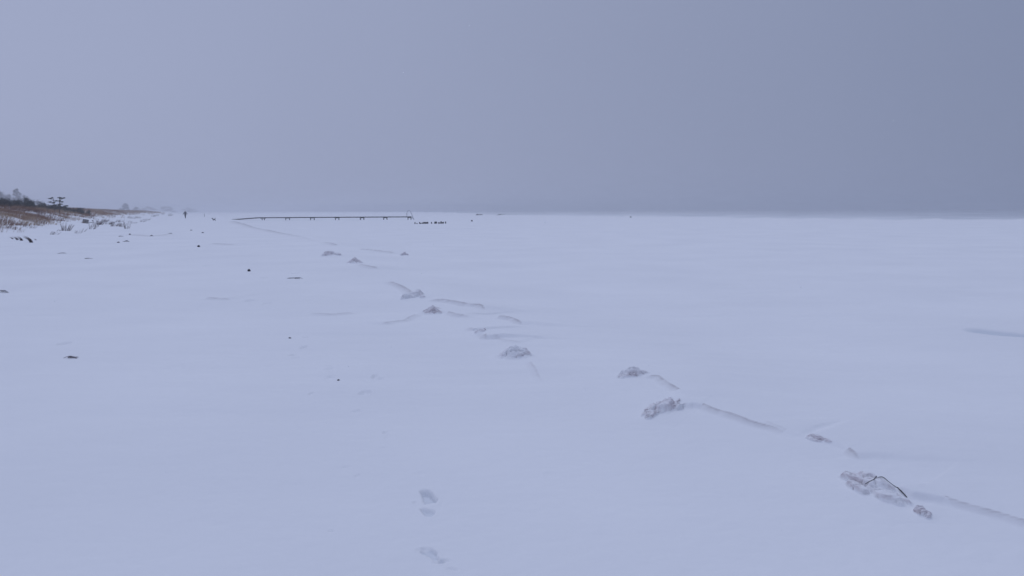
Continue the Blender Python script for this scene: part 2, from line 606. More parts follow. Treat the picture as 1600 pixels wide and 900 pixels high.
M_STRAW = straw_mat('dry_dune_grass', [(0, (.13, .060, .038)), (.35, (.23, .125, .075)), (.7, (.36, .24, .15)), (1, (.50, .40, .29))])
M_TWIG = straw_mat('bare_twigs', [(0, (.045, .032, .040)), (.5, (.10, .070, .075)), (1, (.20, .15, .13))])
M_DARKLEAF = straw_mat('dark_evergreen_leaves', [(0, (.016, .022, .020)), (.6, (.034, .042, .036)), (1, (.07, .072, .06))])
M_FARTREE = straw_mat('winter_branches', [(0, (.030, .026, .026)), (.6, (.055, .046, .044)), (1, (.09, .075, .07))])
M_NEEDLE = straw_mat('pine_needles', [(0, (.012, .020, .016)), (1, (.035, .045, .032))])
M_BARK = noise_mat('bark', [(.35, (.05, .038, .03)), (.65, (.12, .09, .075))], 14, .9, .5, stretch=(1, 1, .3))
M_WOODDARK = noise_mat('wet_dark_wood', [(.35, (.018, .018, .022)), (.65, (.055, .05, .05))], 9, .75, .4, stretch=(1, 1, .25))
M_DECK = noise_mat('weathered_deck_wood', [(.35, (.035, .035, .042)), (.65, (.085, .08, .085))], 5, .8, .4, stretch=(.3, 3, 3))
M_STEEL = noise_mat('galvanised_steel', [(.3, (.30, .32, .35)), (.7, (.42, .44, .47))], 20, .45, .1)
M_STONE = noise_mat('dark_wet_stone', [(.3, (.014, .016, .022)), (.7, (.05, .05, .058))], 12, .55, .6, bump_d=.02)
M_WRACK = noise_mat('dark_seaweed', [(.3, (.018, .013, .014)), (.7, (.07, .05, .045))], 25, .7, .6)
M_FROSTED = noise_mat('frosted_seaweed', [(.35, (.13, .11, .12)), (.65, (.42, .40, .42))], 40, .8, .5)
M_JACKET = noise_mat('dark_blue_jacket', [(.3, (.010, .014, .030)), (.7, (.020, .026, .048))], 30, .8, .2)
M_TROUSER = noise_mat('black_trousers', [(.3, (.008, .010, .017)), (.7, (.016, .018, .027))], 30, .85, .2)
M_SKIN = noise_mat('skin', [(.3, (.42, .25, .19)), (.7, (.50, .31, .24))], 20, .55, .05)
M_WOOL = noise_mat('dark_wool', [(.3, (.010, .010, .016)), (.7, (.03, .028, .038))], 60, .95, .4)
M_BOOT = noise_mat('black_rubber', [(.3, (.008, .008, .010)), (.7, (.018, .018, .020))], 30, .5, .1)
M_FUR = noise_mat('black_fur', [(.3, (.008, .008, .010)), (.7, (.024, .022, .024))], 40, .8, .5)
M_BOARD = noise_mat('grey_weathered_board', [(.3, (.22, .21, .20)), (.7, (.36, .35, .33))], 9, .8, .3, stretch=(.3, 1, 3))


def dust(mat, amount, lo=.6, hi=.95):
    t = mat.node_tree
    b = next(n for n in t.nodes if n.type == 'BSDF_PRINCIPLED')
    src = b.inputs['Base Color'].links[0].from_socket
    g = t.nodes.new('ShaderNodeNewGeometry')
    mx = N(t, 'ShaderNodeMix', data_type='RGBA')
    mx.inputs['A'].default_value = (.82, .84, .87, 1)
    t.links.new(dusting(t, g, None, amount, lo, hi), mx.inputs['Factor'])
    t.links.new(src, mx.inputs['B'])
    t.links.new(mx.outputs['Result'], b.inputs['Base Color'])


dust(M_WRACK, .85, .0, .8)
dust(M_DECK, .55)
dust(M_BOARD, .4)


# ---------------------------------------------------------------- mesh helpers
def tag(o, label=None, cat=None, group=None, kind=None):
    if label:
        o['label'] = label
    if cat:
        o['category'] = cat
    if group:
        o['group'] = group
    if kind:
        o['kind'] = kind
    return o


def empty(name, loc, rz=0):
    o = bpy.data.objects.new(name, None)
    o.empty_display_size = .2
    COL.objects.link(o)
    o.location = loc
    o.rotation_euler = (0, 0, rz)
    return o


def np_mesh(name, V, Fq, mat, parent=None, smooth=True, attrs=None):
    """mesh from numpy verts and an (n,4) or (n,3) face array"""
    me = bpy.data.meshes.new(name)
    V = np.asarray(V, np.float32)
    Fq = np.asarray(Fq, np.int32)
    k = Fq.shape[1]
    me.vertices.add(len(V))
    me.vertices.foreach_set('co', V.ravel())
    me.loops.add(Fq.size)
    me.loops.foreach_set('vertex_index', Fq.ravel())
    me.polygons.add(len(Fq))
    me.polygons.foreach_set('loop_start', np.arange(0, Fq.size, k, dtype=np.int32))
    me.polygons.foreach_set('loop_total', np.full(len(Fq), k, np.int32))
    me.polygons.foreach_set('use_smooth', np.full(len(Fq), smooth, bool))
    me.update(calc_edges=True)
    for an, av in (attrs or {}).items():
        a = me.attributes.new(an, 'FLOAT', 'POINT')
        a.data.foreach_set('value', np.asarray(av, np.float32))
    me.materials.append(mat)
    o = bpy.data.objects.new(name, me)
    COL.objects.link(o)
    if parent:
        o.parent = parent
    return o


def bm_obj(name, bm, mat, parent=None, smooth=False):
    me = bpy.data.meshes.new(name)
    bm.normal_update()
    bm.to_mesh(me)
    bm.free()
    for p in me.polygons:
        p.use_smooth = smooth
    me.materials.append(mat)
    o = bpy.data.objects.new(name, me)
    COL.objects.link(o)
    if parent:
        o.parent = parent
    return o


def add_box(bm, c, size, rot=None, bev=0):
    m = Matrix.Translation(c) @ (rot.to_4x4() if rot else Matrix.Identity(4)) @ Matrix.Diagonal((*size, 1))
    r = bmesh.ops.create_cube(bm, size=1, matrix=m)
    if bev:
        es = list({e for v in r['verts'] for e in v.link_edges})
        bmesh.ops.bevel(bm, geom=es, offset=bev, segments=1, affect='EDGES')


def add_tube(bm, pts, radii, n=8, cap=True):
    pts = [Vector(p) for p in pts]
    if not hasattr(radii, '__len__'):
        radii = [radii] * len(pts)
    rings = []
    prev = None
    for i, p in enumerate(pts):
        d = (pts[min(i + 1, len(pts) - 1)] - pts[max(i - 1, 0)]).normalized()
        if prev is None:
            a = d.cross(Vector((0, 0, 1)) if abs(d.z) < .9 else Vector((1, 0, 0))).normalized()
        else:
            a = (prev - d * prev.dot(d)).normalized()
        prev = a
        b_ = d.cross(a)
        rings.append([bm.verts.new(p + (a * math.cos(2 * math.pi * k / n) + b_ * math.sin(2 * math.pi * k / n)) * radii[i]) for k in range(n)])
    for r0, r1 in zip(rings, rings[1:]):
        for k in range(n):
            bm.faces.new((r0[k], r0[(k + 1) % n], r1[(k + 1) % n], r1[k]))
    if cap:
        bm.faces.new(rings[0][::-1])
        bm.faces.new(rings[-1])


def skin_mesh(name, verts, edges, radii, mat, parent=None, levels=2, root=0):
    me = bpy.data.meshes.new(name + '_skeleton')
    me.from_pydata([tuple(v) for v in verts], edges, [])
    o = bpy.data.objects.new(name, me)
    COL.objects.link(o)
    md = o.modifiers.new('skin', 'SKIN')
    if not me.skin_vertices:
        me.skin_vertices.new(name='')
    for i, sv in enumerate(me.skin_vertices[0].data):
        rr = radii[i]
        sv.radius = rr if hasattr(rr, '__len__') else (rr, rr)
        sv.use_root = (i == root)
    md.use_smooth_shade = True
    sb_ = o.modifiers.new('sub', 'SUBSURF')
    sb_.levels = levels
    sb_.render_levels = levels
    dg = bpy.context.evaluated_depsgraph_get()
    dg.update()
    out = bpy.data.meshes.new_from_object(o.evaluated_get(dg))
    o.modifiers.clear()
    o.data = out
    out.name = name
    bpy.data.meshes.remove(me)
    out.materials.clear()
    out.materials.append(mat)
    for p in out.polygons:
        p.use_smooth = True
    if parent:
        o.parent = parent
    return o


# ---------------------------------------------------------------- ground sheet
def build_ground():
    rad = [0.35]
    while rad[-1] < 45:
        rad.append(rad[-1] * ((1.0034 if rad[-1] < 22 else 1.0048) if rad[-1] > 2.2 else 1.03))
    while rad[-1] < 420:
        rad.append(rad[-1] * 1.008)
    while rad[-1] < 4300:
        rad.append(rad[-1] * 1.03)
    rad = np.array(rad)
    a1 = np.radians(np.arange(-46, 46.001, .11))
    a2 = np.radians(np.arange(48, 312.001, 3.0))
    ang = np.concatenate([a1, a2])
    nr, na = len(rad), len(ang)
    A, R = np.meshgrid(ang, rad)
    X = (R * np.sin(A)).ravel()
    Y = (R * np.cos(A)).ravel()
    h = height(X, Y)
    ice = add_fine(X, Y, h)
    face_shade = LIP_SHADE.copy()
    V = np.stack([X, Y, h], 1)
    i = np.arange(nr - 1)[:, None] * na + np.arange(na)[None, :]
    j = np.arange(nr - 1)[:, None] * na + (np.arange(na)[None, :] + 1) % na
    Fq = np.stack([i, i + na, j + na, j], -1).reshape(-1, 4)
    V = np.vstack([V, [[0, 0, gz(0, 0)]]])
    c = len(V) - 1
    k = np.arange(na)
    o = np_mesh('snowy_ground', V, Fq, M_SNOW, attrs={'ice_print_shade': np.append(ice, 0), 'lip_shade': np.append(face_shade, 0)})
    # centre fan
    bm = bmesh.new()
    bm.from_mesh(o.data)
    bm.verts.ensure_lookup_table()
    for q in range(na):
        bm.faces.new((bm.verts[c], bm.verts[q], bm.verts[(q + 1) % na])).smooth = True
    bm.to_mesh(o.data)
    bm.free()
    if o.data.polygons[0].normal.z < 0:
        o.data.flip_normals()
    tag(o, kind='structure')
    return o


GROUND = build_ground()

bm = bmesh.new()
bmesh.ops.create_grid(bm, x_segments=60, y_segments=60, size=4300)
sea = bm_obj('sea', bm, M_SEA, smooth=True)
sea.location = (0, 0, -.42)
tag(sea, kind='structure')


# ---------------------------------------------------------------- lumps of sandy ice on the drift line
def make_lump(px0, py0, px1, py1, width, H, seed, label, sand=1.0, rough=1.0, steep=1.0, slabs=5, peak=0):
    """heightfield lump along the ground line from one photo point to another"""
    a = np.array(PB(px0, py0))
    b_ = np.array(PB(px1, py1))
    c = (a + b_) / 2
    L = max(np.hypot(*(b_ - a)), width * .6)
    dirv = (b_ - a) / max(np.hypot(*(b_ - a)), 1e-6)
    nrm = np.array([-dirv[1], dirv[0]])
    n = 150
    u = np.linspace(-1, 1, n)
    U, Vv = np.meshgrid(u, u)
    # grid in local metres
    ext = 2.0
    X = c[0] + U * L / 2 * ext * dirv[0] + Vv * width / 2 * ext * nrm[0]
    Y = c[1] + U * L / 2 * ext * dirv[1] + Vv * width / 2 * ext * nrm[1]
    g = height(X.ravel(), Y.ravel())
    add_fine(X.ravel(), Y.ravel(), g)
    g = g.reshape(X.shape)
    uu, vv = U * ext, Vv * ext
    q0 = np.hypot(uu, vv)
    q = q0 + .55 * fbm(uu * 1.3 + seed, vv * 1.3 - seed, seed, 4)
    body = 1 - sstep(.30 / steep, 1.0, q)
    s0 = min(L, width)
    lx, ly = (X - c[0]) / s0, (Y - c[1]) / s0
    rg = 1 - 2 * np.abs(fbm(lx * 3.2, ly * 4.6, seed + 7, 4))          # creased crests
    ter = fbm(lx * 2.2 + .6 * ly, ly * 7, seed + 13, 3)
    skirt = np.exp(-(q0 / .85) ** 2)
    rr = random.Random(seed * 7 + 1)
    slab = np.zeros(X.shape)
    tone = np.zeros(X.shape)
    wu = uu + .16 * fbm(uu * 3 + seed, vv * 3, seed + 3, 4)
    wv = vv + .16 * fbm(uu * 3, vv * 3 + seed, seed + 5, 4)
    for k in range(slabs):
        if k == 0:
            cu, cv, ru, rv, hk = rr.uniform(-.15, .15), rr.uniform(-.1, .1), .62, .62, 1.0
        else:
            an = rr.uniform(0, 6.28)
            dr = rr.uniform(.25, .80)
            cu, cv = math.cos(an) * dr, math.sin(an) * dr
            ru = rr.uniform(.18, .48)
            rv = ru * rr.uniform(.5, 1.1)
            hk = (1 - .62 * dr) * rr.uniform(.6, 1.15)
        tu, tv = rr.uniform(-.5, .5), rr.uniform(-.6, .25)
        ro = rr.uniform(-.5, .5)
        du, dv = wu - cu, wv - cv
        eu, ev = (du * math.cos(ro) + dv * math.sin(ro)) / ru, (-du * math.sin(ro) + dv * math.cos(ro)) / rv
        qk = (np.abs(eu) ** 2.3 + np.abs(ev) ** 2.3) ** (1 / 2.3)
        hh = hk * np.clip(1 + tu * eu + tv * ev, 0, 1.6) * (1 - sstep(.35 if k == 0 else .6, 1.0, qk)) * (.8 + .2 * (1 - np.clip(qk, 0, 1)))
        if k == 0 and peak:
            hh = 1.25 * np.clip(1 - .95 * np.hypot(wu * .8, wv), 0, 1) ** 1.25
        elif peak:
            hh = hh * .75
        tone = np.where(hh > slab, rr.uniform(.45, 1.25), tone)
        slab = np.maximum(slab, hh)
    hgt = H * .26 * skirt + .66 * H * slab
    vis = sstep(.04, .25, slab)
    hgt = hgt + H * .16 * rough * vis * fbm(lx * 4.5, ly * 7, seed + 13, 4)
    cut = np.abs(fbm(lx * 2.6 + 5, ly * 4.6, seed + 29, 3))
    hgt = hgt - H * .30 * rough * vis * np.exp(-(cut / .04) ** 2)
    edge = 1 - sstep(.80, 1.0, np.maximum(np.abs(U), np.abs(Vv)))
    Z = g + hgt * edge - .006 * (1 - edge) + .0008
    core = sand * vis * (.35 + .65 * tone * (1 - .0 * slab)) * (.75 + .8 * fbm(lx * 1.7, ly * 1.7, seed + 37, 3))
    z0 = float(g[n // 2, n // 2])
    i = np.arange(n - 1)[:, None] * n + np.arange(n - 1)[None, :]
    Fq = np.stack([i, i + 1, i + n + 1, i + n], -1).reshape(-1, 4)
    V = np.stack([X.ravel() - c[0], Y.ravel() - c[1], Z.ravel() - z0], 1)
    o = np_mesh('ice_lump', V, Fq, M_SANDY, attrs={'core': core.ravel()})
    if o.data.polygons[0].normal.z < 0:
        o.data.flip_normals()
    o.location = (c[0], c[1], z0)
    tag(o, label, 'ice lump', 'sandy ice lumps along the drift line')
    return o


LUMPS = [
    (1306, 735, 1414, 789, .28, .070, 3, 'longest lump of brownish sandy ice, with a bent twig lying over it', 1.0, 1.0, 1.3, 9),
    (1420, 802, 1460, 804, .13, .045, 12, 'small dark sandy ice lump nearest the camera, just past the twig', 1.7, 1.5, 1.2, 6),
    (1250, 680, 1308, 697, .11, .036, 23, 'low pinkish ice lump under a snow lip, next one beyond the twig', .9, .8, 1.0, 6),
    (1013, 657, 1058, 626, .27, .085, 31, 'tall cracked heap of sandy ice with dark crevices, largest block mid beach', .95, 1.5, 1.4, 13),
    (968, 591, 1008, 583, .20, .085, 43, 'pointed sandy ice lump just beyond the cracked heap', 1.0, 1.1, 1.2, 6, 1),
    (782, 557, 828, 559, .36, .14, 57, 'peaked ice lump standing alone in the middle of the drift line', .8, 1.0, 1.1, 6, 1),
    (738, 520, 762, 523, .18, .055, 61, 'tiny two-part ice lump between two peaked lumps', .8, 1.0, 1.2, 4),
    (662, 490, 690, 490, .34, .13, 71, 'peaked brownish ice lump with a long dark snow lip trailing right', 1.1, .9, 1.2, 5, 1),
    (633, 464, 662, 467, .70, .13, 83, 'broad flat greyish ice lump just beyond the brownish peak', .75, 1.0, 1.0, 7),
    (506, 400, 524, 401.5, .8, .20, 92, 'rounded grey ice lump at the left end of the drift line', 1.0, .8, 1.3, 4),
    (546, 411, 563, 412, .5, .16, 97, 'far ice lump with a dark hollow in its right side', 1.0, 1.4, 1.2, 5, 1),
    (628, 399.8, 637, 399.3, .28, .15, 101, 'small far ice lump standing out on the ice, right of the others', 1.5, 1.2, 1.3, 3),
]
for args in LUMPS:
    make_lump(*args)


# ---------------------------------------------------------------- twig over the near lump
def surf_z(x, y, objs):
    best = gz(x, y)
    for o in objs:
        hit, loc, _, _ = o.ray_cast(Vector((x, y, 5)) - o.location, Vector((0, 0, -1)))
        if hit:
            best = max(best, loc.z + o.location.z)
    return best


lumps = [o for o in COL.objects if o.name.startswith('ice_lump')]


def PS(px, py, objs, lift=0.0):
    d = ray(px, py)
    z = 0.0
    x = y = 0
    for _ in range(12):
        t_ = (z - CAM_H) / d.z
        x, y = d.x * t_, d.y * t_
        z = .5 * z + .5 * (surf_z(x, y, objs) + lift)
    return Vector((x, y, z))


tw_px = [(1352, 757), (1358, 753), (1365, 750), (1373, 746), (1380, 745.5), (1387, 752), (1396, 759), (1405, 765), (1411, 771), (1419, 780)]
near = [lumps[0]]
pts = []
CAM_P = Vector((0, 0, CAM_H))
for (xa, ya), (xb, yb) in zip(tw_px, tw_px[1:]):
    for f in (0, .25, .5, .75):
        d_ = ray(xa + (xb - xa) * f, ya + (yb - ya) * f).normalized()
        hit, loc, _, _ = lumps[0].ray_cast(CAM_P - lumps[0].location, d_)
        p_ = (loc + lumps[0].location) if hit else PS(xa + (xb - xa) * f, ya + (yb - ya) * f, near, .004)
        pts.append(p_ - d_ * .006 + Vector((0, 0, .003)))
# a stiff stalk bridges the dips it lies over
for _ in range(4):
    pts = [pts[0]] + [(p * .5 + a_ * .25 + c_ * .25) for a_, p, c_ in zip(pts, pts[1:], pts[2:])] + [pts[-1]]
pts = [Vector((p.x, p.y, max(p.z, surf_z(p.x, p.y, near) + .003))) for p in pts]
bm = bmesh.new()
c0 = pts[0].copy()
nt_ = len(pts) - 1
add_tube(bm, [p - c0 for p in pts], [.0017 + .0011 * math.sin(i * .35 + 3.4) * (i / nt_) + .0006 * (i / nt_) for i in range(nt_ + 1)], 7)
o = bm_obj('twig', bm, M_WOODDARK, smooth=True)
o.location = c0
tag(o, 'thin dark bent twig lying across the longest sandy ice lump', 'twig')


# ---------------------------------------------------------------- small dark debris on the snow
def stone(px, py, w, h, label, seed, mat=M_STONE, cat='stone', name='stone', group='dark stones scattered on the snow', flat=1.0):
    x, y, z = PG(px, py)
    w, h = w * .72, h * .75
    bm = bmesh.new()
    bmesh.ops.create_icosphere(bm, subdivisions=3, radius=.5)
    for v in bm.verts:
        p = v.co
        k = 1 + .55 * float(fbm(np.array([p.x * 2 + seed]), np.array([p.y * 2 + p.z * 1.7]), seed, 3)[0])
        v.co = Vector((p.x * w * k, p.y * w * .8 * k * flat, p.z * h * k))
    o = bm_obj(name, bm, mat, smooth=True)
    o.location = (x, y, z + h * .22)
    o.rotation_euler = (0, 0, seed)
    tag(o, label, cat, group)
    return o


stone(389, 424, .13, .11, 'dark round stone alone on the snow left of the drift line', 1)
stone(310.5, 386, .19, .15, 'dark stone below the distant dog, farther left than the round one', 2)
stone(316.5, 364, .22, .13, 'small flat stone directly below the distant dog', 3)
stone(298.5, 360, .28, .10, 'low dark stone below the walking person', 4)
stone(203, 367, .28, .16, 'small dark stone at the foot of the dune twigs', 5)
stone(985.7, 339.7, .55, .38, 'single dark rock at the edge of the ice, far right', 6)
stone(737.5, 346, .34, .36, 'lone dark stub on the ice right of the stump row', 7)
stone(335 - 150, 379, .2, .08, 'flat dark stone on bare snow below the dune', 9)
stone(144.8, 345.6, .30, .24, 'dark lump on the dune slope beside the tilted board', 10)
stone(559, 411.5, .16, .13, 'dark piece standing in for the shaded hollow in a far ice lump', 14)  # dark piece added to make the shade of the hollow
stone(453, 528.5, .045, .022, 'tiny dark pebble on the empty snow left of the peaked lumps', 12)
stone(529, 594.5, .030, .02, 'tiny dark pebble above the footprints', 13)


def wrack(px, py, L, seed, label, n=5, th=.012, rise=.03, group='washed-up seaweed strands', spread=.25, mat=None, ang=0.0):
    """a tangle of curved stalks frozen into the snow"""
    x, y, z = PG(px, py)
    rnd = random.Random(seed)
    th, rise, L = th * .5, rise * .7, L * .9
    bm = bmesh.new()
    for k in range(n):
        a = ang + rnd.uniform(-spread, spread)
        l = L * rnd.uniform(.55, 1)
        ox, oy = rnd.uniform(-.2, .2) * L, rnd.uniform(-.12, .12) * L
        hump = rise * rnd.uniform(.4, 1.1)
        pp = []
        for i in range(9):
            t_ = i / 8 - .5
            pp.append((ox + l * t_ * math.cos(a) + .04 * L * math.sin(5 * t_ + k), oy + l * t_ * math.sin(a) + .05 * L * math.sin(4 * t_ + 2 * k),
                       hump * (1 - (2 * t_) ** 2) - .004))
        add_tube(bm, pp, [th * (.5 + .6 * math.sin(math.pi * i / 8)) for i in range(9)], 6)
    o = bm_obj('seaweed_strand', bm, mat or M_WRACK, smooth=True)
    o.location = (x, y, z)
    tag(o, label, 'seaweed', group)
    return o


wrack(113, 559, .17, 1, 'dark tangled seaweed strand in the empty snow at lower left', 9, .0075, .040, ang=-.22, spread=.55, mat=M_FROSTED)
wrack(100, 538, .12, 2, 'pale snowed-over seaweed just beyond the dark tangled strand', 6, .010, .022, spread=.5, mat=M_FROSTED)
wrack(4, 457, .35, 3, 'dark arched seaweed strand cut by the left edge', 5, .014, .08, ang=-.5)
wrack(455, 435, .24, 4, 'left of two short dark strands below the rounded ice lump', 4, .014, .05, ang=.35)
wrack(465, 435.5, .26, 5, 'right of two short dark strands below the rounded ice lump', 4, .014, .05, ang=-.6)
wrack(197, 377.5, .42, 6, 'dark strand on the open snow below the dune twigs', 5, .028, .10, ang=-.3)
wrack(188, 369.5, .42, 7, 'dark strand nearest the foot of the dune', 4, .026, .08, ang=-.1)
wrack(238, 369.5, .42, 8, 'dark strand at the end of a faint drift line', 4, .028, .10, ang=-.5)
wrack(267, 365, .40, 9, 'faint strand below and left of the walking person', 3, .022, .07, ang=-.2, mat=M_FROSTED)
wrack(97, 396, .35, 10, 'faint short strand on the snow below the big dune', 3, .013, .045, ang=.2, mat=M_FROSTED)
wrack(137, 404.5, .34, 11, 'longer faint strand right of the faint short one', 3, .012, .045, ang=0, mat=M_FROSTED)


# ---------------------------------------------------------------- plants: blades, twigs
def blades(rnd, specs):
    """specs: list of (x,y,z,h,lean_x,lean_y,width,tone,curve) -> verts, faces(tri/quad as quads), tone"""
    V, Fq, T = [], [], []
    for (x, y, z, h, lx, ly, w, tone) in specs:
        a = rnd.uniform(0, math.pi)
        cx, cy = math.cos(a) * w / 2, math.sin(a) * w / 2
        b0 = len(V)
        for k, (f, wf) in enumerate(((0, 1.0), (.5, .8), (1, .12))):
            dx, dy = lx * f * f, ly * f * f
            zz = z + h * (f - .12 * f * f)
            V.append((x + dx - cx * wf, y + dy - cy * wf, zz))
            V.append((x + dx + cx * wf, y + dy + cy * wf, zz))
            T += [tone, tone]
        Fq.append((b0, b0 + 1, b0 + 3, b0 + 2))
        Fq.append((b0 + 2, b0 + 3, b0 + 5, b0 + 4))
    return V, Fq, T


def build_grass():
    rnd = np.random.RandomState(7)
    n = 75000
    # even in direction and in log distance, so that the far dune is covered too
    pxs = rnd.uniform(-520, 330, n)
    dist = np.exp(rnd.uniform(math.log(38), math.log(520), n))
    X = (pxs - 800) / F_PX * dist
    Y = dist
    d, s, _, _ = poly_dist(X, Y, DUNE_FOOT)
    sl = d * s
    patch = fbm(X / 5, Y / 5, 201, 3) + .35 * vnoise(X / 1.6, Y / 1.6, 204)
    # density by distance inland
    sl = sl + np.interp(Y, [60, 82, 100], [2.6, 2.2, 0]) * np.interp(pxs, [60, 110], [1, 0])
    dens = np.interp(sl, [0, 2.0, 4.0, 6.5, 9, 30, 40], [0, .03, .30, .85, 1.0, 1.0, 0])
    keep = (rnd.rand(n) < dens) & ((patch + np.interp(sl, [0, 4, 8, 12], [-.34, .22, 1.1, 1.3])) > 0)
    X, Y, patch = X[keep], Y[keep], patch[keep]
    Z = height(X, Y, False)
    R = np.hypot(X, Y)
    rr = random.Random(3)
    specs = []
    tn = .5 + .9 * vnoise(X / 3.5, Y / 3.5, 210) + .5 * vnoise(X / 12, Y / 12, 211)
    for x, y, z, r_, t0 in zip(X, Y, Z, R, tn):
        k = 10 if r_ < 120 else 7
        H = rr.uniform(.25, .60) * (1.0 if r_ < 115 else 1.3)
        sp = .16 * (1 + r_ / 200)
        for _ in range(k):
            h = H * rr.uniform(.6, 1.1)
            specs.append((x + rr.gauss(0, sp), y + rr.gauss(0, sp), z - .06, h, h * rr.uniform(.15, .9), h * rr.uniform(-.3, .3),
                          .010 * (1 + r_ / 60), min(1, max(0, t0 + rr.uniform(-.25, .25)))))
    V, Fq, T = blades(rr, specs)
    o = np_mesh('dune_grass', V, Fq, M_STRAW, smooth=False, attrs={'tone': T})
    tag(o, 'brown dry grass covering the snowy dune', 'grass', kind='stuff')
    print('grass blades', len(specs))


build_grass()


def twig_plant_mesh(seed, H, W, n, lean=.5, kind='twig'):
    rr = random.Random(seed)
    V, Fq, T = [], [], []

    def seg(p, q, r0, r1, tone):
        b0 = len(V)
        d = (q - p).normalized()
        a = d.orthogonal().normalized()
        c = d.cross(a)
        for pt, r in ((p, r0), (q, r1)):
            for k in range(3):
                an = 2 * math.pi * k / 3
                V.append(tuple(pt + (a * math.cos(an) + c * math.sin(an)) * r))
                T.append(tone)
        for k in range(3):
            Fq.append((b0 + k, b0 + (k + 1) % 3, b0 + 3 + (k + 1) % 3, b0 + 3 + k))

    for i in range(n):
        a = rr.uniform(0, 2 * math.pi)
        r0 = rr.random() ** .5 * W * .35
        p = Vector((math.cos(a) * r0, math.sin(a) * r0, -.05))
        h = H * rr.uniform(.55, 1.05)
        d = Vector((math.cos(a) * .35 + lean * rr.uniform(.4, 1.3), math.sin(a) * .35, 1)).normalized()
        tone = rr.random()
        th = .007 * (1 + H)
        for k in range(3):
            q = p + d * h / 3
            seg(p, q, th, th * .75, tone)
            for _ in range(2):
                sdv = (d + Vector((rr.uniform(-.7, .9), rr.uniform(-.7, .7), rr.uniform(-.1, .5)))).normalized()
                m_ = p + (q - p) * rr.random()
                seg(m_, m_ + sdv * h * rr.uniform(.12, .3), th * .6, th * .25, tone)
            p = q
            th *= .7
            d = (d + Vector((lean * .3 * rr.random(), rr.uniform(-.15, .15), -.08))).normalized()
    return V, Fq, T


def twig_plant(px, py, H, W, n, seed, label, group, lean=.5, name='dune_shrub', cat='bare shrub', mat=None):
    x, y, z = PG(px, py)
    V, Fq, T = twig_plant_mesh(seed, H, W, n, lean)
    V = np.array(V)
    V[:, 0] *= 1
    o = np_mesh(name, V, Fq, mat or M_TWIG, smooth=False, attrs={'tone': T})
    o.location = (x, y, z)
    tag(o, label, cat, group)
    return o


# bare purple-brown shrubs on the dune slope (photo foot point, height, width, stems, label)
SHR = [
    (104, 360.5, .75, .9, 34, .25, 'feathery bare shrub standing alone low on the slope below the board'),
    (84, 366.5, .35, .9, 16, .9, 'flattened dark tuft at the dune foot, left of the feathery shrub'),
    (92, 361, .30, .5, 8, .8, 'thin low sprig between the flattened tuft and the feathery shrub'),
    (121, 364.5, .30, .6, 12, .7, 'small low tuft at the dune foot, right of the feathery shrub'),
    (129, 362, .40, .6, 8, .5, 'sparse pale sprig just right of the small low tuft'),
    (143, 358, .75, .8, 12, .5, 'sparse upright sprigs right below the board pole'),
    (150, 354, .80, .7, 12, .4, 'thin upright sprigs left of the dark dense shrub'),
    (155, 351, .85, 1.1, 44, .6, 'dark dense bare shrub right of the board'),
    (163, 346, .60, 1.2, 26, .9, 'leaning bare shrub above the gap in the dense row'),
    (170, 350.5, .70, 1.3, 34, .9, 'leaning dark shrub in the middle of the dune slope row'),
    (180, 353.5, .65, 1.5, 42, 1.0, 'long wind-flattened dark shrub at the lower edge of the row'),
    (190, 354.5, .75, .9, 14, .5, 'upright sprigs at the right end of the flattened shrub'),
    (198, 357.5, .90, .6, 9, .1, 'tall thin pair of twigs at the dune foot'),
    (185, 347, .60, 1.4, 24, .9, 'bare shrub behind the flattened one'),
    (201, 347.5, .40, 1.6, 16, 1.1, 'low spread tuft above the tall thin twigs'),
    (208, 349, .40, 1.0, 12, 1.1, 'low dark tuft right of the spread one'),
    (222, 346.5, .60, 1.2, 18, 1.0, 'dark tuft where the slope turns away'),
    (205, 341.5, .8, 2.2, 30, .8, 'brownish shrub on the upper slope, first of the far ones'),
    (215, 341, .8, 1.6, 22, 1.0, 'shrub hanging over the snowy brow'),
    (228, 344, .7, 1.8, 18, 1.2, 'long low shrub sliding down the brow'),
    (239, 338.5, 1.1, 1.9, 26, .8, 'dark round shrub on the far slope'),
    (246, 337, 1.0, 1.4, 16, .9, 'small shrub right of the dark round one'),
    (265, 337.3, 1.3, 2.0, 26, .8, 'last dark shrub on the slope, left of the person'),
    (254, 335.5, 1.2, 2.2, 16, .9, 'faint far shrub on the brow'),
    (64, 348, .5, 1.2, 20, .7, 'small brown tuft on the snow above the dune foot'),
    (15, 357, .4, 1.2, 14, .8, 'pale sprigs on the slope near the left edge'),
    (45, 356, .4, 1.4, 18, .9, 'pale leaning sprigs above the dark tufts'),
    (58, 352, .45, 1.2, 18, .9, 'sprigs at the end of the brown grass tongue'),
]
for k, (px, py, H, Wd, n, lean, lab) in enumerate(SHR):
    twig_plant(px, py, H, Wd, n, 300 + k, lab, 'bare shrubs on the dune slope', lean)

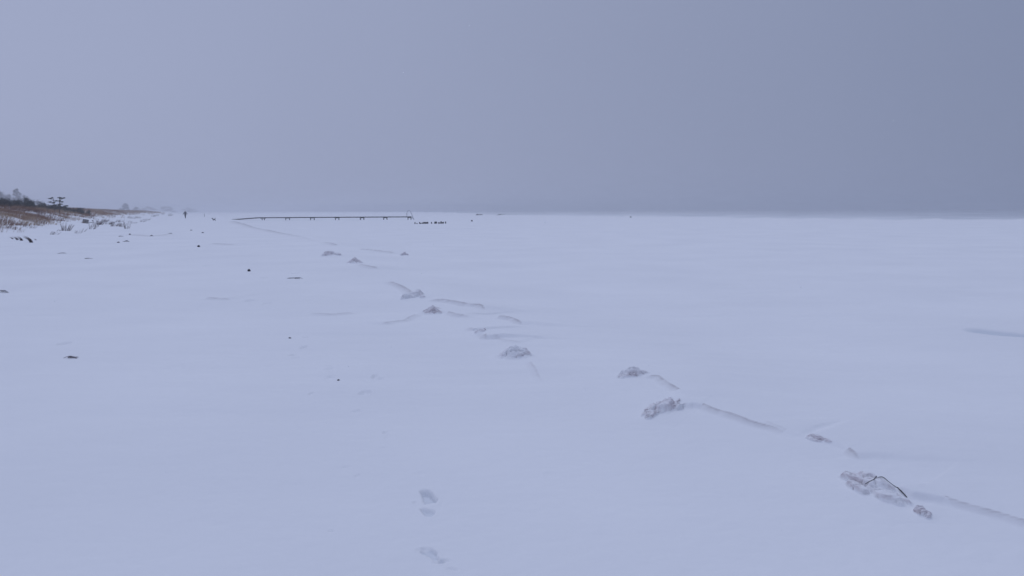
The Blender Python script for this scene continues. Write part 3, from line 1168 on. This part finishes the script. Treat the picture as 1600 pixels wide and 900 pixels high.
# dark leaning tufts of grass at the dune foot, lower left
for k, (px, py, H, Wd, n, lab) in enumerate([
        (20, 373.5, .22, .10, 10, 'smallest dark grass tuft at the left end of the leaning row'),
        (27.5, 375, .30, .12, 16, 'second dark leaning grass tuft, right of the smallest'),
        (35, 376, .34, .14, 20, 'third dark leaning grass tuft, left of the tallest'),
        (50, 379, .46, .18, 40, 'tallest dark leaning grass tuft of the row on open snow'),
        (56.5, 375, .12, .10, 10, 'little dark tuft just right of the tallest')]):
    rr = random.Random(500 + k)
    x, y, z = PG(px, py)
    sp = []
    for _ in range(n * 3):
        h = H * rr.uniform(.5, 1)
        sp.append((rr.gauss(0, Wd * .24), rr.gauss(0, Wd * .25), -.03, h, -h * rr.uniform(.6, 1.1), h * rr.uniform(-.3, .3), .012, rr.random() * .7))
    V, Fq, T = blades(rr, sp)
    o = np_mesh('grass_tuft', V, Fq, M_TWIG, smooth=False, attrs={'tone': T})
    o.location = (x, y, z)
    tag(o, lab, 'grass tuft', 'dark grass tufts on the open snow')


# ---------------------------------------------------------------- trees and crest shrubs
def leaf_cloud(rnd, blobs, n, size, flat=1.0):
    """small faces scattered through several uneven blobs"""
    V, Fq, T = [], [], []
    for _ in range(n):
        (cx, cy, cz, r, rz) = rnd.choice(blobs)
        while True:
            u = Vector((rnd.uniform(-1, 1), rnd.uniform(-1, 1), rnd.uniform(-1, 1)))
            if u.length < 1:
                break
        u = u * (.5 + .5 * rnd.random() + (.5 * rnd.random() if rnd.random() < .15 else 0))
        p = Vector((cx + u.x * r, cy + u.y * r, cz + u.z * rz))
        s = size * rnd.uniform(.5, 1.2)
        a = Vector((rnd.gauss(0, 1), rnd.gauss(0, 1), rnd.gauss(0, flat))).normalized()
        b_ = a.cross(Vector((rnd.gauss(0, 1), rnd.gauss(0, 1), rnd.gauss(0, 1)))).normalized()
        i = len(V)
        V += [tuple(p - a * s), tuple(p + b_ * s * .35), tuple(p + a * s), tuple(p - b_ * s * .35)]
        T += [rnd.random()] * 4
        Fq.append((i, i + 1, i + 2, i + 3))
    return V, Fq, T


def tree(name, px, dist, H, W, seed, label, group, trunk_mat, crown_mat, base=.25, n=2600, size=.16, shape='round', cat='tree'):
    rnd = random.Random(seed)
    x = (px - 800) / F_PX * dist
    y = dist
    z = gz(x, y)
    root = empty(name, (x, y, z), rnd.uniform(0, 6))
    tag(root, label, cat, group)
    bm = bmesh.new()
    lean = rnd.uniform(-.05, .08) * H
    tp = [(0, 0, -.2), (lean * .3, 0, H * .3), (lean * .7, .02 * H, H * .6), (lean, 0, H * .92)]
    add_tube(bm, tp, [H * .022, H * .017, H * .010, H * .003], 7)
    blobs = []
    NB = rnd.randint(18, 24)
    for k in range(NB):
        f = .93 if k == 0 else base + (.90 - base) * (k / NB)
        zc = H * f
        a = rnd.uniform(0, 6.28)
        if shape == 'round':
            rad = W / 2 * math.sin(math.pi * min(1, (f - base) / (1 - base) * .75 + .22)) * rnd.uniform(.35, .85)
        else:
            rad = W / 2 * (1 - (f - base) / (1 - base)) * rnd.uniform(.4, .9) + .05 * W
        e = Vector((lean * f + math.cos(a) * rad, math.sin(a) * rad, zc + H * .05))
        st = Vector((lean * f * .7, 0, zc - H * .12))
        add_tube(bm, [st, (st + e) / 2 + Vector((0, 0, H * .02)), e], [H * .009, H * .006, H * .002], 5)
        rb = W * rnd.uniform(.12, .22)
        blobs.append((e.x, e.y, e.z - rb * .3, rb, min(H * .16, rb * rnd.uniform(.7, 1.1))))
    bm_obj('trunk', bm, trunk_mat, root, True)
    V, Fq, T = leaf_cloud(rnd, blobs, n, size)
    np_mesh('crown', V, Fq, crown_mat, root, False, {'tone': T})
    return root


# grey trees beyond the dune, fading in the snowfall
for k, (px, dist, H, Wd, lab) in enumerate([
        (-46, 560, 17.5, 20, 'hazy tree cut off by the left edge, farthest left'),
        (-2, 565, 17.8, 19, 'tallest hazy tree at the left edge behind the dune'),
        (10, 575, 14.9, 15, 'short hazy tree between the tallest one and the pointed one'),
        (21, 590, 13.2, 14, 'low hazy tree in the dip left of the pointed tree'),
        (33.5, 600, 18.2, 9.5, 'pointed narrow hazy tree behind the dark crest shrubs'),
        (44, 615, 13.2, 13, 'rounded hazy tree right of the pointed one')]):
    tree('winter_tree', px, dist, H, Wd, 700 + k, lab, 'hazy trees beyond the dune', M_BARK, M_FARTREE, .15, 5200, .30)
tree('winter_tree', 199, 860, 9.2, 13, 720, 'faint bluish rounded tree far along the shore', 'faint far trees along the shore', M_BARK, M_FARTREE, .05, 3600, .45)
tree('winter_tree', 216, 1000, 6.4, 11, 721, 'fainter low tree right of the bluish rounded one', 'faint far trees along the shore', M_BARK, M_FARTREE, .05, 1800, .45)
tree('winter_tree', 236, 1350, 9.6, 32, 722, 'wide very faint tree halfway to the person', 'faint far trees along the shore', M_BARK, M_FARTREE, .05, 3000, .6)
tree('winter_tree', 264, 1400, 11.0, 33, 723, 'very faint wide tree just left of the person', 'faint far trees along the shore', M_BARK, M_FARTREE, .05, 3000, .6)
tree('winter_tree', 300, 1650, 10.5, 45, 724, 'palest tree, just right of the person on the horizon', 'faint far trees along the shore', M_BARK, M_FARTREE, .05, 3000, .7)


def crest(px, dist, H, W, seed, label, n=2600, size=.07):
    rnd = random.Random(seed)
    x, y = (px - 800) / F_PX * dist, dist
    z = gz(x, y)
    root = empty('evergreen_shrub', (x, y, z - .05), rnd.uniform(0, 6))
    tag(root, label, 'shrub', 'dark shrubs on the dune crest')
    bm = bmesh.new()
    blobs = []
    for k in range(9):
        a = rnd.uniform(0, 6.28)
        r_ = rnd.random() ** .6 * W * .42
        e = Vector((math.cos(a) * r_, math.sin(a) * r_, H * rnd.uniform(.4, .88)))
        add_tube(bm, [(0, 0, -.1), e * .5 + Vector((0, 0, .05)), e], [.03, .02, .008], 5)
        rb = W * rnd.uniform(.12, .24)
        blobs.append((e.x, e.y, e.z, rb, min(rb, H * .28)))
        blobs.append((e.x, e.y, e.z * .5, rb * 1.2, H * .3))
    bm_obj('stem', bm, M_BARK, root, True)
    V, Fq, T = leaf_cloud(rnd, blobs, n, size)
    np_mesh('foliage', V, Fq, M_DARKLEAF, root, False, {'tone': T})


CR = [(-34, 1.35), (-14, 1.25), (3, 1.15), (12, 1.3), (21, 1.15), (30, 1.3), (41, 1.55), (52, 1.4), (63, 1.65), (74, 1.2), (86, 1.15),
      (97, 1.2), (108, 1.1), (118, .95), (127, 1.0), (136, .9)]
ORD = ['farthest left of the dark crest shrubs, outside the picture edge', 'dark crest shrub next to the outermost one',
       'dark crest shrub below the tallest hazy tree', 'taller dark crest shrub right of the tallest hazy tree',
       'lower dark crest shrub left of the pointed hazy tree', 'dense dark crest shrub just left of the pointed hazy tree',
       'highest dark crest shrub, under the rounded hazy tree', 'low dark crest shrub right of the highest one',
       'dark crest shrub with a knobbed top, left of the pines', 'low dark crest shrub touching the pines on their left',
       'dark crest shrub under the left pine', 'dark crest shrub under the right pine', 'dark crest shrub just right of the pines',
       'small dark crest shrub farther right of the pines', 'second to last of the dark crest shrubs', 'last and smallest dark crest shrub, at the right end']
for k, ((px, H), lab) in enumerate(zip(CR, ORD)):
    crest(px, np.interp(px, [0, 140], [97, 128]) + (k % 3) * 2.0, H, 2.5 if px < 70 else 2.2, 800 + k, lab)


def pine(px, dist, H, seed, label, pads, lean):
    rnd = random.Random(seed)
    x, y = (px - 800) / F_PX * dist, dist
    z = gz(x, y)
    root = empty('pine_tree', (x, y, z))
    tag(root, label, 'pine tree', 'scraggly pines on the dune crest')
    bm = bmesh.new()
    add_tube(bm, [(0, 0, -.1), (lean * .3, 0, H * .35), (lean * .7, 0, H * .7), (lean, 0, H * .98)], [.07, .055, .04, .015], 7)
    V, Fq, T = [], [], []
    for (dx, f, w) in pads:
        e = Vector((dx, rnd.uniform(-.2, .2), H * f))
        st = Vector((lean * (f - .15), 0, H * max(.2, f - .14)))
        add_tube(bm, [st, (st * .4 + e * .6) + Vector((0, 0, -.03)), e], [.03, .02, .01], 5)
        v, f_, t_ = leaf_cloud(rnd, [(e.x, e.y, e.z, w, .085), (e.x + w * .4, e.y, e.z + .03, w * .6, .07)], 320, .055)
        b0 = len(V)
        V += v
        Fq += [tuple(i + b0 for i in q) for q in f_]
        T += t_
    bm_obj('trunk', bm, M_BARK, root, True)
    np_mesh('crown', V, Fq, M_NEEDLE, root, False, {'tone': T})


pine(90, 106, 2.05, 31, 'left scraggly pine with two flat needle pads, on the dune crest', [(-.45, .93, .28), (-.15, .98, .14), (-.50, .70, .32), (-.12, .66, .24), (.15, .78, .22), (.05, .5, .4), (-.3, .45, .3)], -.05)
pine(97, 106, 2.25, 37, 'right taller scraggly pine with wide top pads, on the dune crest', [(.05, .98, .30), (.45, .93, .26), (.72, .96, .20), (.15, .78, .30), (.45, .72, .30), (.05, .58, .42), (.95, .48, .34), (.35, .40, .4)], .15)


# ---------------------------------------------------------------- tilted board on the dune slope
def board():
    x, y, z = PG(133, 349)
    root = empty('fallen_sign', (x, y, z - .02), .1)
    tag(root, 'small tilted board in a dark frame with its pole, fallen on the snowy slope', 'board')
    R = Matrix.Rotation(math.radians(9), 3, 'Y') @ Matrix.Rotation(math.radians(-14), 3, 'X')
    bm = bmesh.new()
    add_box(bm, R @ Vector((0, 0, .26)), (.56, .02, .42), R)
    bm_obj('panel', bm, M_BOARD, root)
    bm = bmesh.new()
    for c, s in (((0, -.012, .26 + .22), (.66, .06, .055)), ((0, -.012, .26 - .22), (.66, .06, .055)),
                 ((-.305, -.012, .26), (.055, .056, .385)), ((.305, -.012, .26), (.055, .056, .385)),
                 ((0, -.020, .26), (.03, .04, .385)), ((0, -.022, .26), (.555, .036, .028))):
        add_box(bm, R @ Vector(c), s, R, .006)
    bm_obj('frame', bm, M_WOODDARK, root)
    bm = bmesh.new()
    add_tube(bm, [(.30, .02, .06), (.62, .05, .12), (1.0, .05, .16)], [.03, .03, .028], 8)
    bm_obj('pole', bm, M_WOODDARK, root, True)


board()


# ---------------------------------------------------------------- bathing jetty
def jetty():
    Y0, Y1 = 147.0, 143.0
    DZ = .42

    def pos(px):
        yy = Y0 + (Y1 - Y0) * (px - 366) / 277
        return (px - 800) / F_PX * yy, yy

    x0, y0 = pos(367)
    root = empty('bathing_jetty', (x0, y0, 0))
    tag(root, 'long thin dark wooden jetty on short legs running out over the ice', 'jetty')

    def L(px, z):
        a, b_ = pos(px)
        return Vector((a - x0, b_ - y0, z))

    ang = math.atan2(pos(643)[1] - pos(366)[1], pos(643)[0] - pos(366)[0])
    # deck planks laid across, in three runs with a small sag each
    runs = [(367, 386, .07, .22), (386, 406, .22, .39), (406, 490, .39, DZ), (490, 643, DZ, DZ + .03)]
    for a, b_, za, zb in runs:
        bm = bmesh.new()
        A, B = L(a, za), L(b_, zb)
        n = max(2, int((B - A).length / .16))
        for i in range(n):
            c = A.lerp(B, (i + .5) / n)
            add_box(bm, c + Vector((0, 0, random.uniform(-.004, .004))), ((B - A).length / n * .9, 1.25, .045), Matrix.Rotation(ang, 3, 'Z'))
        bm_obj('deck', bm, M_DECK, root)
        for s in (-.5, .5):
            bm = bmesh.new()
            off = Vector((-math.sin(ang), math.cos(ang), 0)) * s
            m_ = (A + B) / 2 + off + Vector((0, 0, -.085))
            d = (B - A)
            rot = d.to_track_quat('X', 'Z').to_matrix()
            add_box(bm, m_, (d.length - .004, .07, .12), rot)
            bm_obj('beam', bm, M_WOODDARK, root)
    for k, px in enumerate([413.5, 451.5, 490, 528.5, 567.5, 603.5, 641]):
        c = L(px, 0)
        for s in (-.5, .5):
            bm = bmesh.new()
            dx = .0 if k == 0 else .16 * (1 if s > 0 else -1)
            off = Vector((-math.sin(ang), math.cos(ang), 0)) * s + Vector((dx, 0, 0))
            g_ = gz(x0 + c.x + off.x, y0 + c.y + off.y)
            add_tube(bm, [c + off + Vector((0, 0, g_ - .4)), c + off + Vector((0, 0, DZ - .03))], [.075, .07], 8)
            bm_obj('pile', bm, M_WOODDARK, root, True)
        bm = bmesh.new()
        add_box(bm, c + Vector((0, 0, DZ - .19)), (.50, 1.3, .09), Matrix.Rotation(ang, 3, 'Z'))
        bm_obj('crossbeam', bm, M_WOODDARK, root)
        if k in (4, 5):
            bm = bmesh.new()
            for s in (-.42, .42):
                add_tube(bm, [c + Vector((s * .2, 0, DZ - .1)), c + Vector((s, -.2, DZ - .46))], .035, 6)
            bm_obj('brace', bm, M_WOODDARK, root, True)
    # bathing ladder with tall curved rails at the seaward end
    e = L(643, DZ)
    for s in (-.28, .28):
        bm = bmesh.new()
        pr = [e + Vector((-.75, s, .0)), e + Vector((-.70, s, .75)), e + Vector((-.50, s, 1.12)), e + Vector((-.22, s, 1.16)), e + Vector((0, s, .9)),
              e + Vector((.22, s, .35)), e + Vector((.45, s, -.25)), e + Vector((.6, s, -.62))]
        add_tube(bm, pr, .022, 8)
        bm_obj('handrail', bm, M_STEEL, root, True)
    for k in range(4):
        f = k / 3
        c = e + Vector((.16 + .42 * f, 0, .0 - .56 * f))
        bm = bmesh.new()
        add_box(bm, c, (.22, .52, .05), None, .008)
        bm_obj('step', bm, M_WOODDARK, root)


jetty()

# ---------------------------------------------------------------- row of old stumps on the ice
STUMP = [(649.5, .20), (652.6, .16), (656.6, .20), (658.4, .17), (660.6, .20), (662.4, .22), (664.2, .22), (666.0, .26), (667.8, .28), (669.4, .26),
         (675.2, .22), (680.6, .28), (682.6, .30), (686.0, .24), (688.0, .25), (690.0, .27), (691.9, .26), (693.8, .25), (697.2, .36)]


def stump_mesh(seed):
    rnd = random.Random(seed)
    bm = bmesh.new()
    n = 10
    rings = []
    for k, (z, r_) in enumerate(((-.3, .078), (.2, .075), (.7, .07), (.93, .066), (1.0, .05))):
        rings.append([bm.verts.new((math.cos(2 * math.pi * i / n) * r_ * rnd.uniform(.85, 1.12), math.sin(2 * math.pi * i / n) * r_ * rnd.uniform(.85, 1.12),
                                    z + (rnd.uniform(-.10, .06) if k > 2 else 0))) for i in range(n)])
    for r0, r1 in zip(rings, rings[1:]):
        for i in range(n):
            bm.faces.new((r0[i], r0[(i + 1) % n], r1[(i + 1) % n], r1[i]))
    bm.faces.new(rings[-1])
    return bm


protos = [bm_obj('pile_stump', stump_mesh(k), M_WOODDARK) for k in range(3)]
SL = {0: 'leftmost pile stump, standing a little apart from the row', 1: 'second pile stump from the left, short and apart',
      10: 'single pile stump in the gap between the two clusters', 11: 'first stump of the right cluster, paired with a thick one',
      12: 'thick stump, second of the right cluster', 18: 'tallest stump at the right end of the row'}
ORDN = ['first', 'second', 'third', 'fourth', 'fifth', 'sixth', 'seventh', 'eighth']
for k, (px, h) in enumerate(STUMP):
    o = protos[k] if k < 3 else protos[k % 3].copy()
    if k >= 3:
        COL.objects.link(o)
    yy = 99.5 + (px - 650) * .03
    x = (px - 800) / F_PX * yy
    o.location = (x, yy, gz(x, yy) - .01)
    w_ = 1.25 if k in (12, 11) else 1.0
    h *= random.Random(k).uniform(.7, 1.25)
    o.scale = (w_, w_, h)
    o.rotation_euler = (0, 0, k * 1.3)
    side = 'left' if k < 10 else 'right'
    if k < 10:
        lab = ORDN[k - 2] + ' stump of the left cluster of dark pile stumps' if k > 1 else ''
    else:
        lab = ORDN[k - 11] + ' stump of the right cluster of dark pile stumps'
    tag(o, SL.get(k, lab), 'pile stump',
        'pile stumps in the left cluster' if (k < 10 and k > 1) else ('pile stumps in the right cluster' if k > 12 and k < 18 else 'old pile stumps on the ice'))


# ---------------------------------------------------------------- rubble bars at the ice edge
def rubble(pa, pb, w, h, seed, label):
    rnd = random.Random(seed)
    a = Vector((*P(*pa, -.15), 0))
    b_ = Vector((*P(*pb, -.15), 0))
    bm = bmesh.new()
    c = (a + b_) / 2
    n = int((b_ - a).length / .22)
    d = (b_ - a).normalized()
    e = Vector((-d.y, d.x, 0))
    rows = []
    for i in range(n + 1):
        f = i / n
        p = a.lerp(b_, f)
        g_ = max(gz(p.x, p.y), -.42)
        env = min(1, 6 * f, 6 * (1 - f)) * (.55 + .9 * abs(vnoise(np.array([i / 3.0]), np.array([seed]), 5)[0]) + .25 * rnd.random())
        row = []
        for k in range(9):
            v_ = k / 8 * 2 - 1
            row.append(bm.verts.new((p.x - c.x + e.x * v_ * w + rnd.uniform(-.06, .06), p.y - c.y + e.y * v_ * w + rnd.uniform(-.06, .06),
                                     g_ - .2 + (h + .2) * env * (1 - v_ * v_) + rnd.uniform(-.05, .05))))
        rows.append(row)
    for r0, r1 in zip(rows, rows[1:]):
        for k in range(8):
            bm.faces.new((r0[k], r1[k], r1[k + 1], r0[k + 1]))
    o = bm_obj('stone_groyne', bm, M_STONE)
    o.location = (c.x, c.y, 0)
    tag(o, label, 'groyne', 'low dark groynes at the ice edge')


rubble((743, 336.3), (755, 335.9), .6, .30, 1, 'short low dark groyne at the ice edge, left of the longer one')
rubble((772, 336.4), (821, 335.3), .6, .30, 2, 'long low dark stone groyne at the ice edge')

# thin marker stick on the far beach
x, y, z = PG(319.5, 339)
bm = bmesh.new()
add_tube(bm, [(0, 0, -.2), (.02, 0, .5), (-.03, 0, 1.05)], [.05, .045, .03], 7)
add_tube(bm, [(.01, 0, .55), (-.12, 0, .8)], [.03, .015], 6)
o = bm_obj('driftwood_stick', bm, M_WOODDARK, smooth=True)
o.location = (x, y, z)
tag(o, 'thin faint driftwood stick standing upright between the person and the dog', 'driftwood')


# ---------------------------------------------------------------- person walking on the beach
def person():
    x, y, z = PG(289.8, 341.0)
    root = empty('person', (x, y, z - .02), math.radians(185))
    tag(root, 'person in a dark hooded jacket and dark trousers, walking on the snowy beach', 'person')
    V, E, Rr = [], [], []

    def v(p, r, link=None):
        V.append(Vector(p))
        Rr.append(r)
        if link is not None:
            E.append((link, len(V) - 1))
        return len(V) - 1

    pel = v((0, 0, .95), (.155, .11))
    wai = v((0, .01, 1.10), (.135, .10), pel)
    che = v((0, .015, 1.30), (.165, .115), wai)
    nb = v((0, .01, 1.46), (.085, .07), che)
    nk = v((0, .02, 1.53), .055, nb)
    hd = v((0, .03, 1.62), (.078, .092), nk)
    v((0, .03, 1.71), (.070, .085), hd)
    legs = {}
    for s, fy in ((-1, .17), (1, -.16)):
        hp = v((.09 * s, 0, .88), .092, pel)
        kn = v((.085 * s, fy * .6 + .03, .50), .060, hp)
        an = v((.08 * s, fy - .02, .11), .040, kn)
        v((.085 * s, fy + .15, .045), .038, an)
        legs[s] = (V[hp], V[kn], V[an])
        sh = v((.18 * s, .01, 1.41), .062, che)
        el = v((.37 * s, -fy * .35, 1.16), .046, sh)
        wr = v((.34 * s if s < 0 else .47, -fy * .9 + .06, .92), .030, el)
        pm = v(V[wr] + Vector((.01 * s, .02, -.075)), (.036, .020), wr)
        b0 = V[pm]
        for k, (ox, ln) in enumerate(((-.027, .062), (-.009, .072), (.009, .068), (.026, .052))):
            k1 = v(b0 + Vector((.004 * s, ox, -.045)), .0105, pm)
            k2 = v(b0 + Vector((-.002 * s, ox * 1.1, -.045 - ln * .5)), .009, k1)
            v(b0 + Vector((-.014 * s, ox * 1.1, -.045 - ln)), .008, k2)
        t1 = v(b0 + Vector((-.012 * s, .034, .018)), .011, pm)
        v(b0 + Vector((-.020 * s, .052, -.022)), .009, t1)
    body = skin_mesh('body', V, E, Rr, M_SKIN, root, 2, pel)
    # face
    for s in (-1, 1):
        bm = bmesh.new()
        bmesh.ops.create_icosphere(bm, subdivisions=2, radius=.011, matrix=Matrix.Translation((.030 * s, .122, 1.635)))
        bm_obj('eye', bm, M_BOOT, root, True)
    # jacket
    JV, JE, JR = [], [], []

    def j(p, r, link=None):
        JV.append(Vector(p))
        JR.append(r)
        if link is not None:
            JE.append((link, len(JV) - 1))
        return len(JV) - 1

    a = j((0, 0, .80), (.245, .185))
    b1 = j((0, .005, 1.0), (.235, .18), a)
    b2 = j((0, .01, 1.16), (.225, .175), b1)
    c = j((0, .015, 1.32), (.235, .175), b2)
    d = j((0, .01, 1.46), (.15, .12), c)
    j((0, .015, 1.53), (.085, .085), d)
    for s, fy in ((-1, .17), (1, -.16)):
        sh = j((.20 * s, .01, 1.41), .095, c)
        el = j((.38 * s, -fy * .35, 1.16), .080, sh)
        wx = .345 * s if s < 0 else .475
        j((wx, -fy * .9 + .06, .915), .050, el)
    skin_mesh('jacket', JV, JE, JR, M_JACKET, root, 2, a)
    # hood round the head
    bm = bmesh.new()
    bmesh.ops.create_uvsphere(bm, u_segments=20, v_segments=14, radius=1, matrix=Matrix.Translation((0, .015, 1.64)) @ Matrix.Diagonal((.118, .125, .145, 1)))
    bmesh.ops.delete(bm, geom=[v_ for v_ in bm.verts if v_.co.y > .10 and abs(v_.co.x) < .085 and 1.55 < v_.co.z < 1.72], context='VERTS')
    bm_obj('hood', bm, M_JACKET, root, True)
    # trousers
    TV, TE, TR = [], [], []

    def q(p, r, link=None):
        TV.append(Vector(p))
        TR.append(r)
        if link is not None:
            TE.append((link, len(TV) - 1))
        return len(TV) - 1

    w0 = q((0, 0, .98), (.17, .13))
    for s, fy in ((-1, .17), (1, -.16)):
        hp, kn, an = legs[s]
        a1 = q(hp, .125, w0)
        a2 = q(kn, .098, a1)
        q(an + Vector((0, 0, .02)), .080, a2)
    skin_mesh('trousers', TV, TE, TR, M_TROUSER, root, 2, w0)
    for s, fy in ((-1, .17), (1, -.16)):
        skin_mesh('boot', [(.08 * s, fy - .04, .22), (.08 * s, fy - .03, .06), (.083 * s, fy + .08, .05), (.087 * s, fy + .19, .04)],
                  [(0, 1), (1, 2), (2, 3)], [.062, .058, .052, .044], M_BOOT, root, 2, 1)


person()


# ---------------------------------------------------------------- black dog
def dog():
    x, y, z = PG(334.4, 345.0)
    root_rot = math.radians(12)
    V, E, Rr = [], [], []

    def v(p, r, link=None):
        V.append(Vector(p))
        Rr.append(r)
        if link is not None:
            E.append((link, len(V) - 1))
        return len(V) - 1

    # nose towards -X
    bel = v((.02, 0, .27), (.082, .085))
    che = v((-.13, 0, .265), (.105, .125), bel)
    hip = v((.17, 0, .29), (.075, .085), bel)
    nk = v((-.22, 0, .36), .062, che)
    hd = v((-.26, 0, .455), (.058, .060), nk)
    mz = v((-.335, 0, .440), (.042, .040), hd)
    v((-.400, 0, .428), .030, mz)
    for s in (-1, 1):
        v((-.245, .045 * s, .525), (.014, .020), hd)
    t1 = v((.235, 0, .36), .026, hip)
    t2 = v((.275, .01, .46), .024, t1)
    v((.25, .02, .56), .020, t2)
    for s in (-1, 1):
        e = v((-.14, .065 * s, .20), .045, che)
        wr = v((-.125 - .03 * s, .066 * s, .095), .029, e)
        f = v((-.13 - .04 * s, .066 * s, .025), .026, wr)
        v((-.165 - .04 * s, .066 * s, .014), .018, f)
        kn = v((.125, .066 * s, .20), .046, hip)
        hk = v((.215 + .02 * s, .066 * s, .125), .029, kn)
        ft = v((.20 + .03 * s, .066 * s, .025), .025, hk)
        v((.165 + .03 * s, .066 * s, .014), .017, ft)
    o = skin_mesh('dog', V, E, Rr, M_FUR, None, 2, bel)
    o.location = (x, y, z - .01)
    o.rotation_euler = (0, 0, root_rot)
    tag(o, 'small black dog with raised tail standing on the snow beyond the person', 'dog')


dog()

# ---------------------------------------------------------------- snowy air
M_HAZE = bpy.data.materials.new('snowy_air')
M_HAZE.use_nodes = True
t = M_HAZE.node_tree
t.nodes.clear()
o_ = t.nodes.new('ShaderNodeOutputMaterial')
pv = t.nodes.new('ShaderNodeVolumePrincipled')
pv.inputs['Color'].default_value = (.83, .845, .88, 1)
pv.inputs['Density'].default_value = .00115
pv.inputs['Anisotropy'].default_value = .8
t.links.new(pv.outputs[0], o_.inputs['Volume'])
bm = bmesh.new()
add_box(bm, (0, 0, 6.2), (8700, 8700, 17))
hz = bm_obj('haze', bm, M_HAZE)
tag(hz, 'pale snowfall haze hanging over the beach', kind='stuff')


# ---------------------------------------------------------------- falling snow
M_FLAKE, t, b = new_mat('snowflake')
b.inputs['Base Color'].default_value = (.85, .87, .90, 1)
b.inputs['Roughness'].default_value = .8
rs_ = np.random.RandomState(12)
n_ = 2600
V, Fq = [], []
oct_ = [(1, 0, 0), (-1, 0, 0), (0, 1, 0), (0, -1, 0), (0, 0, 1), (0, 0, -1)]
of_ = [(0, 2, 4), (2, 1, 4), (1, 3, 4), (3, 0, 4), (2, 0, 5), (1, 2, 5), (3, 1, 5), (0, 3, 5)]
for _ in range(n_):
    x_ = rs_.uniform(-9, 13)
    y_ = rs_.uniform(2.2, 16)
    z_ = rs_.uniform(.05, 6.5)
    r_ = rs_.uniform(.0009, .0022) * (1 + y_ / 14)
    b0 = len(V)
    st = rs_.uniform(.7, 1.5)
    V += [(x_ + a_[0] * r_ * st, y_ + a_[1] * r_, z_ + a_[2] * r_ * .8) for a_ in oct_]
    Fq += [tuple(b0 + i for i in f_) for f_ in of_]
o = np_mesh('falling_snow', V, Fq, M_FLAKE, smooth=False)
tag(o, 'small pale snowflakes drifting through the air', kind='stuff')
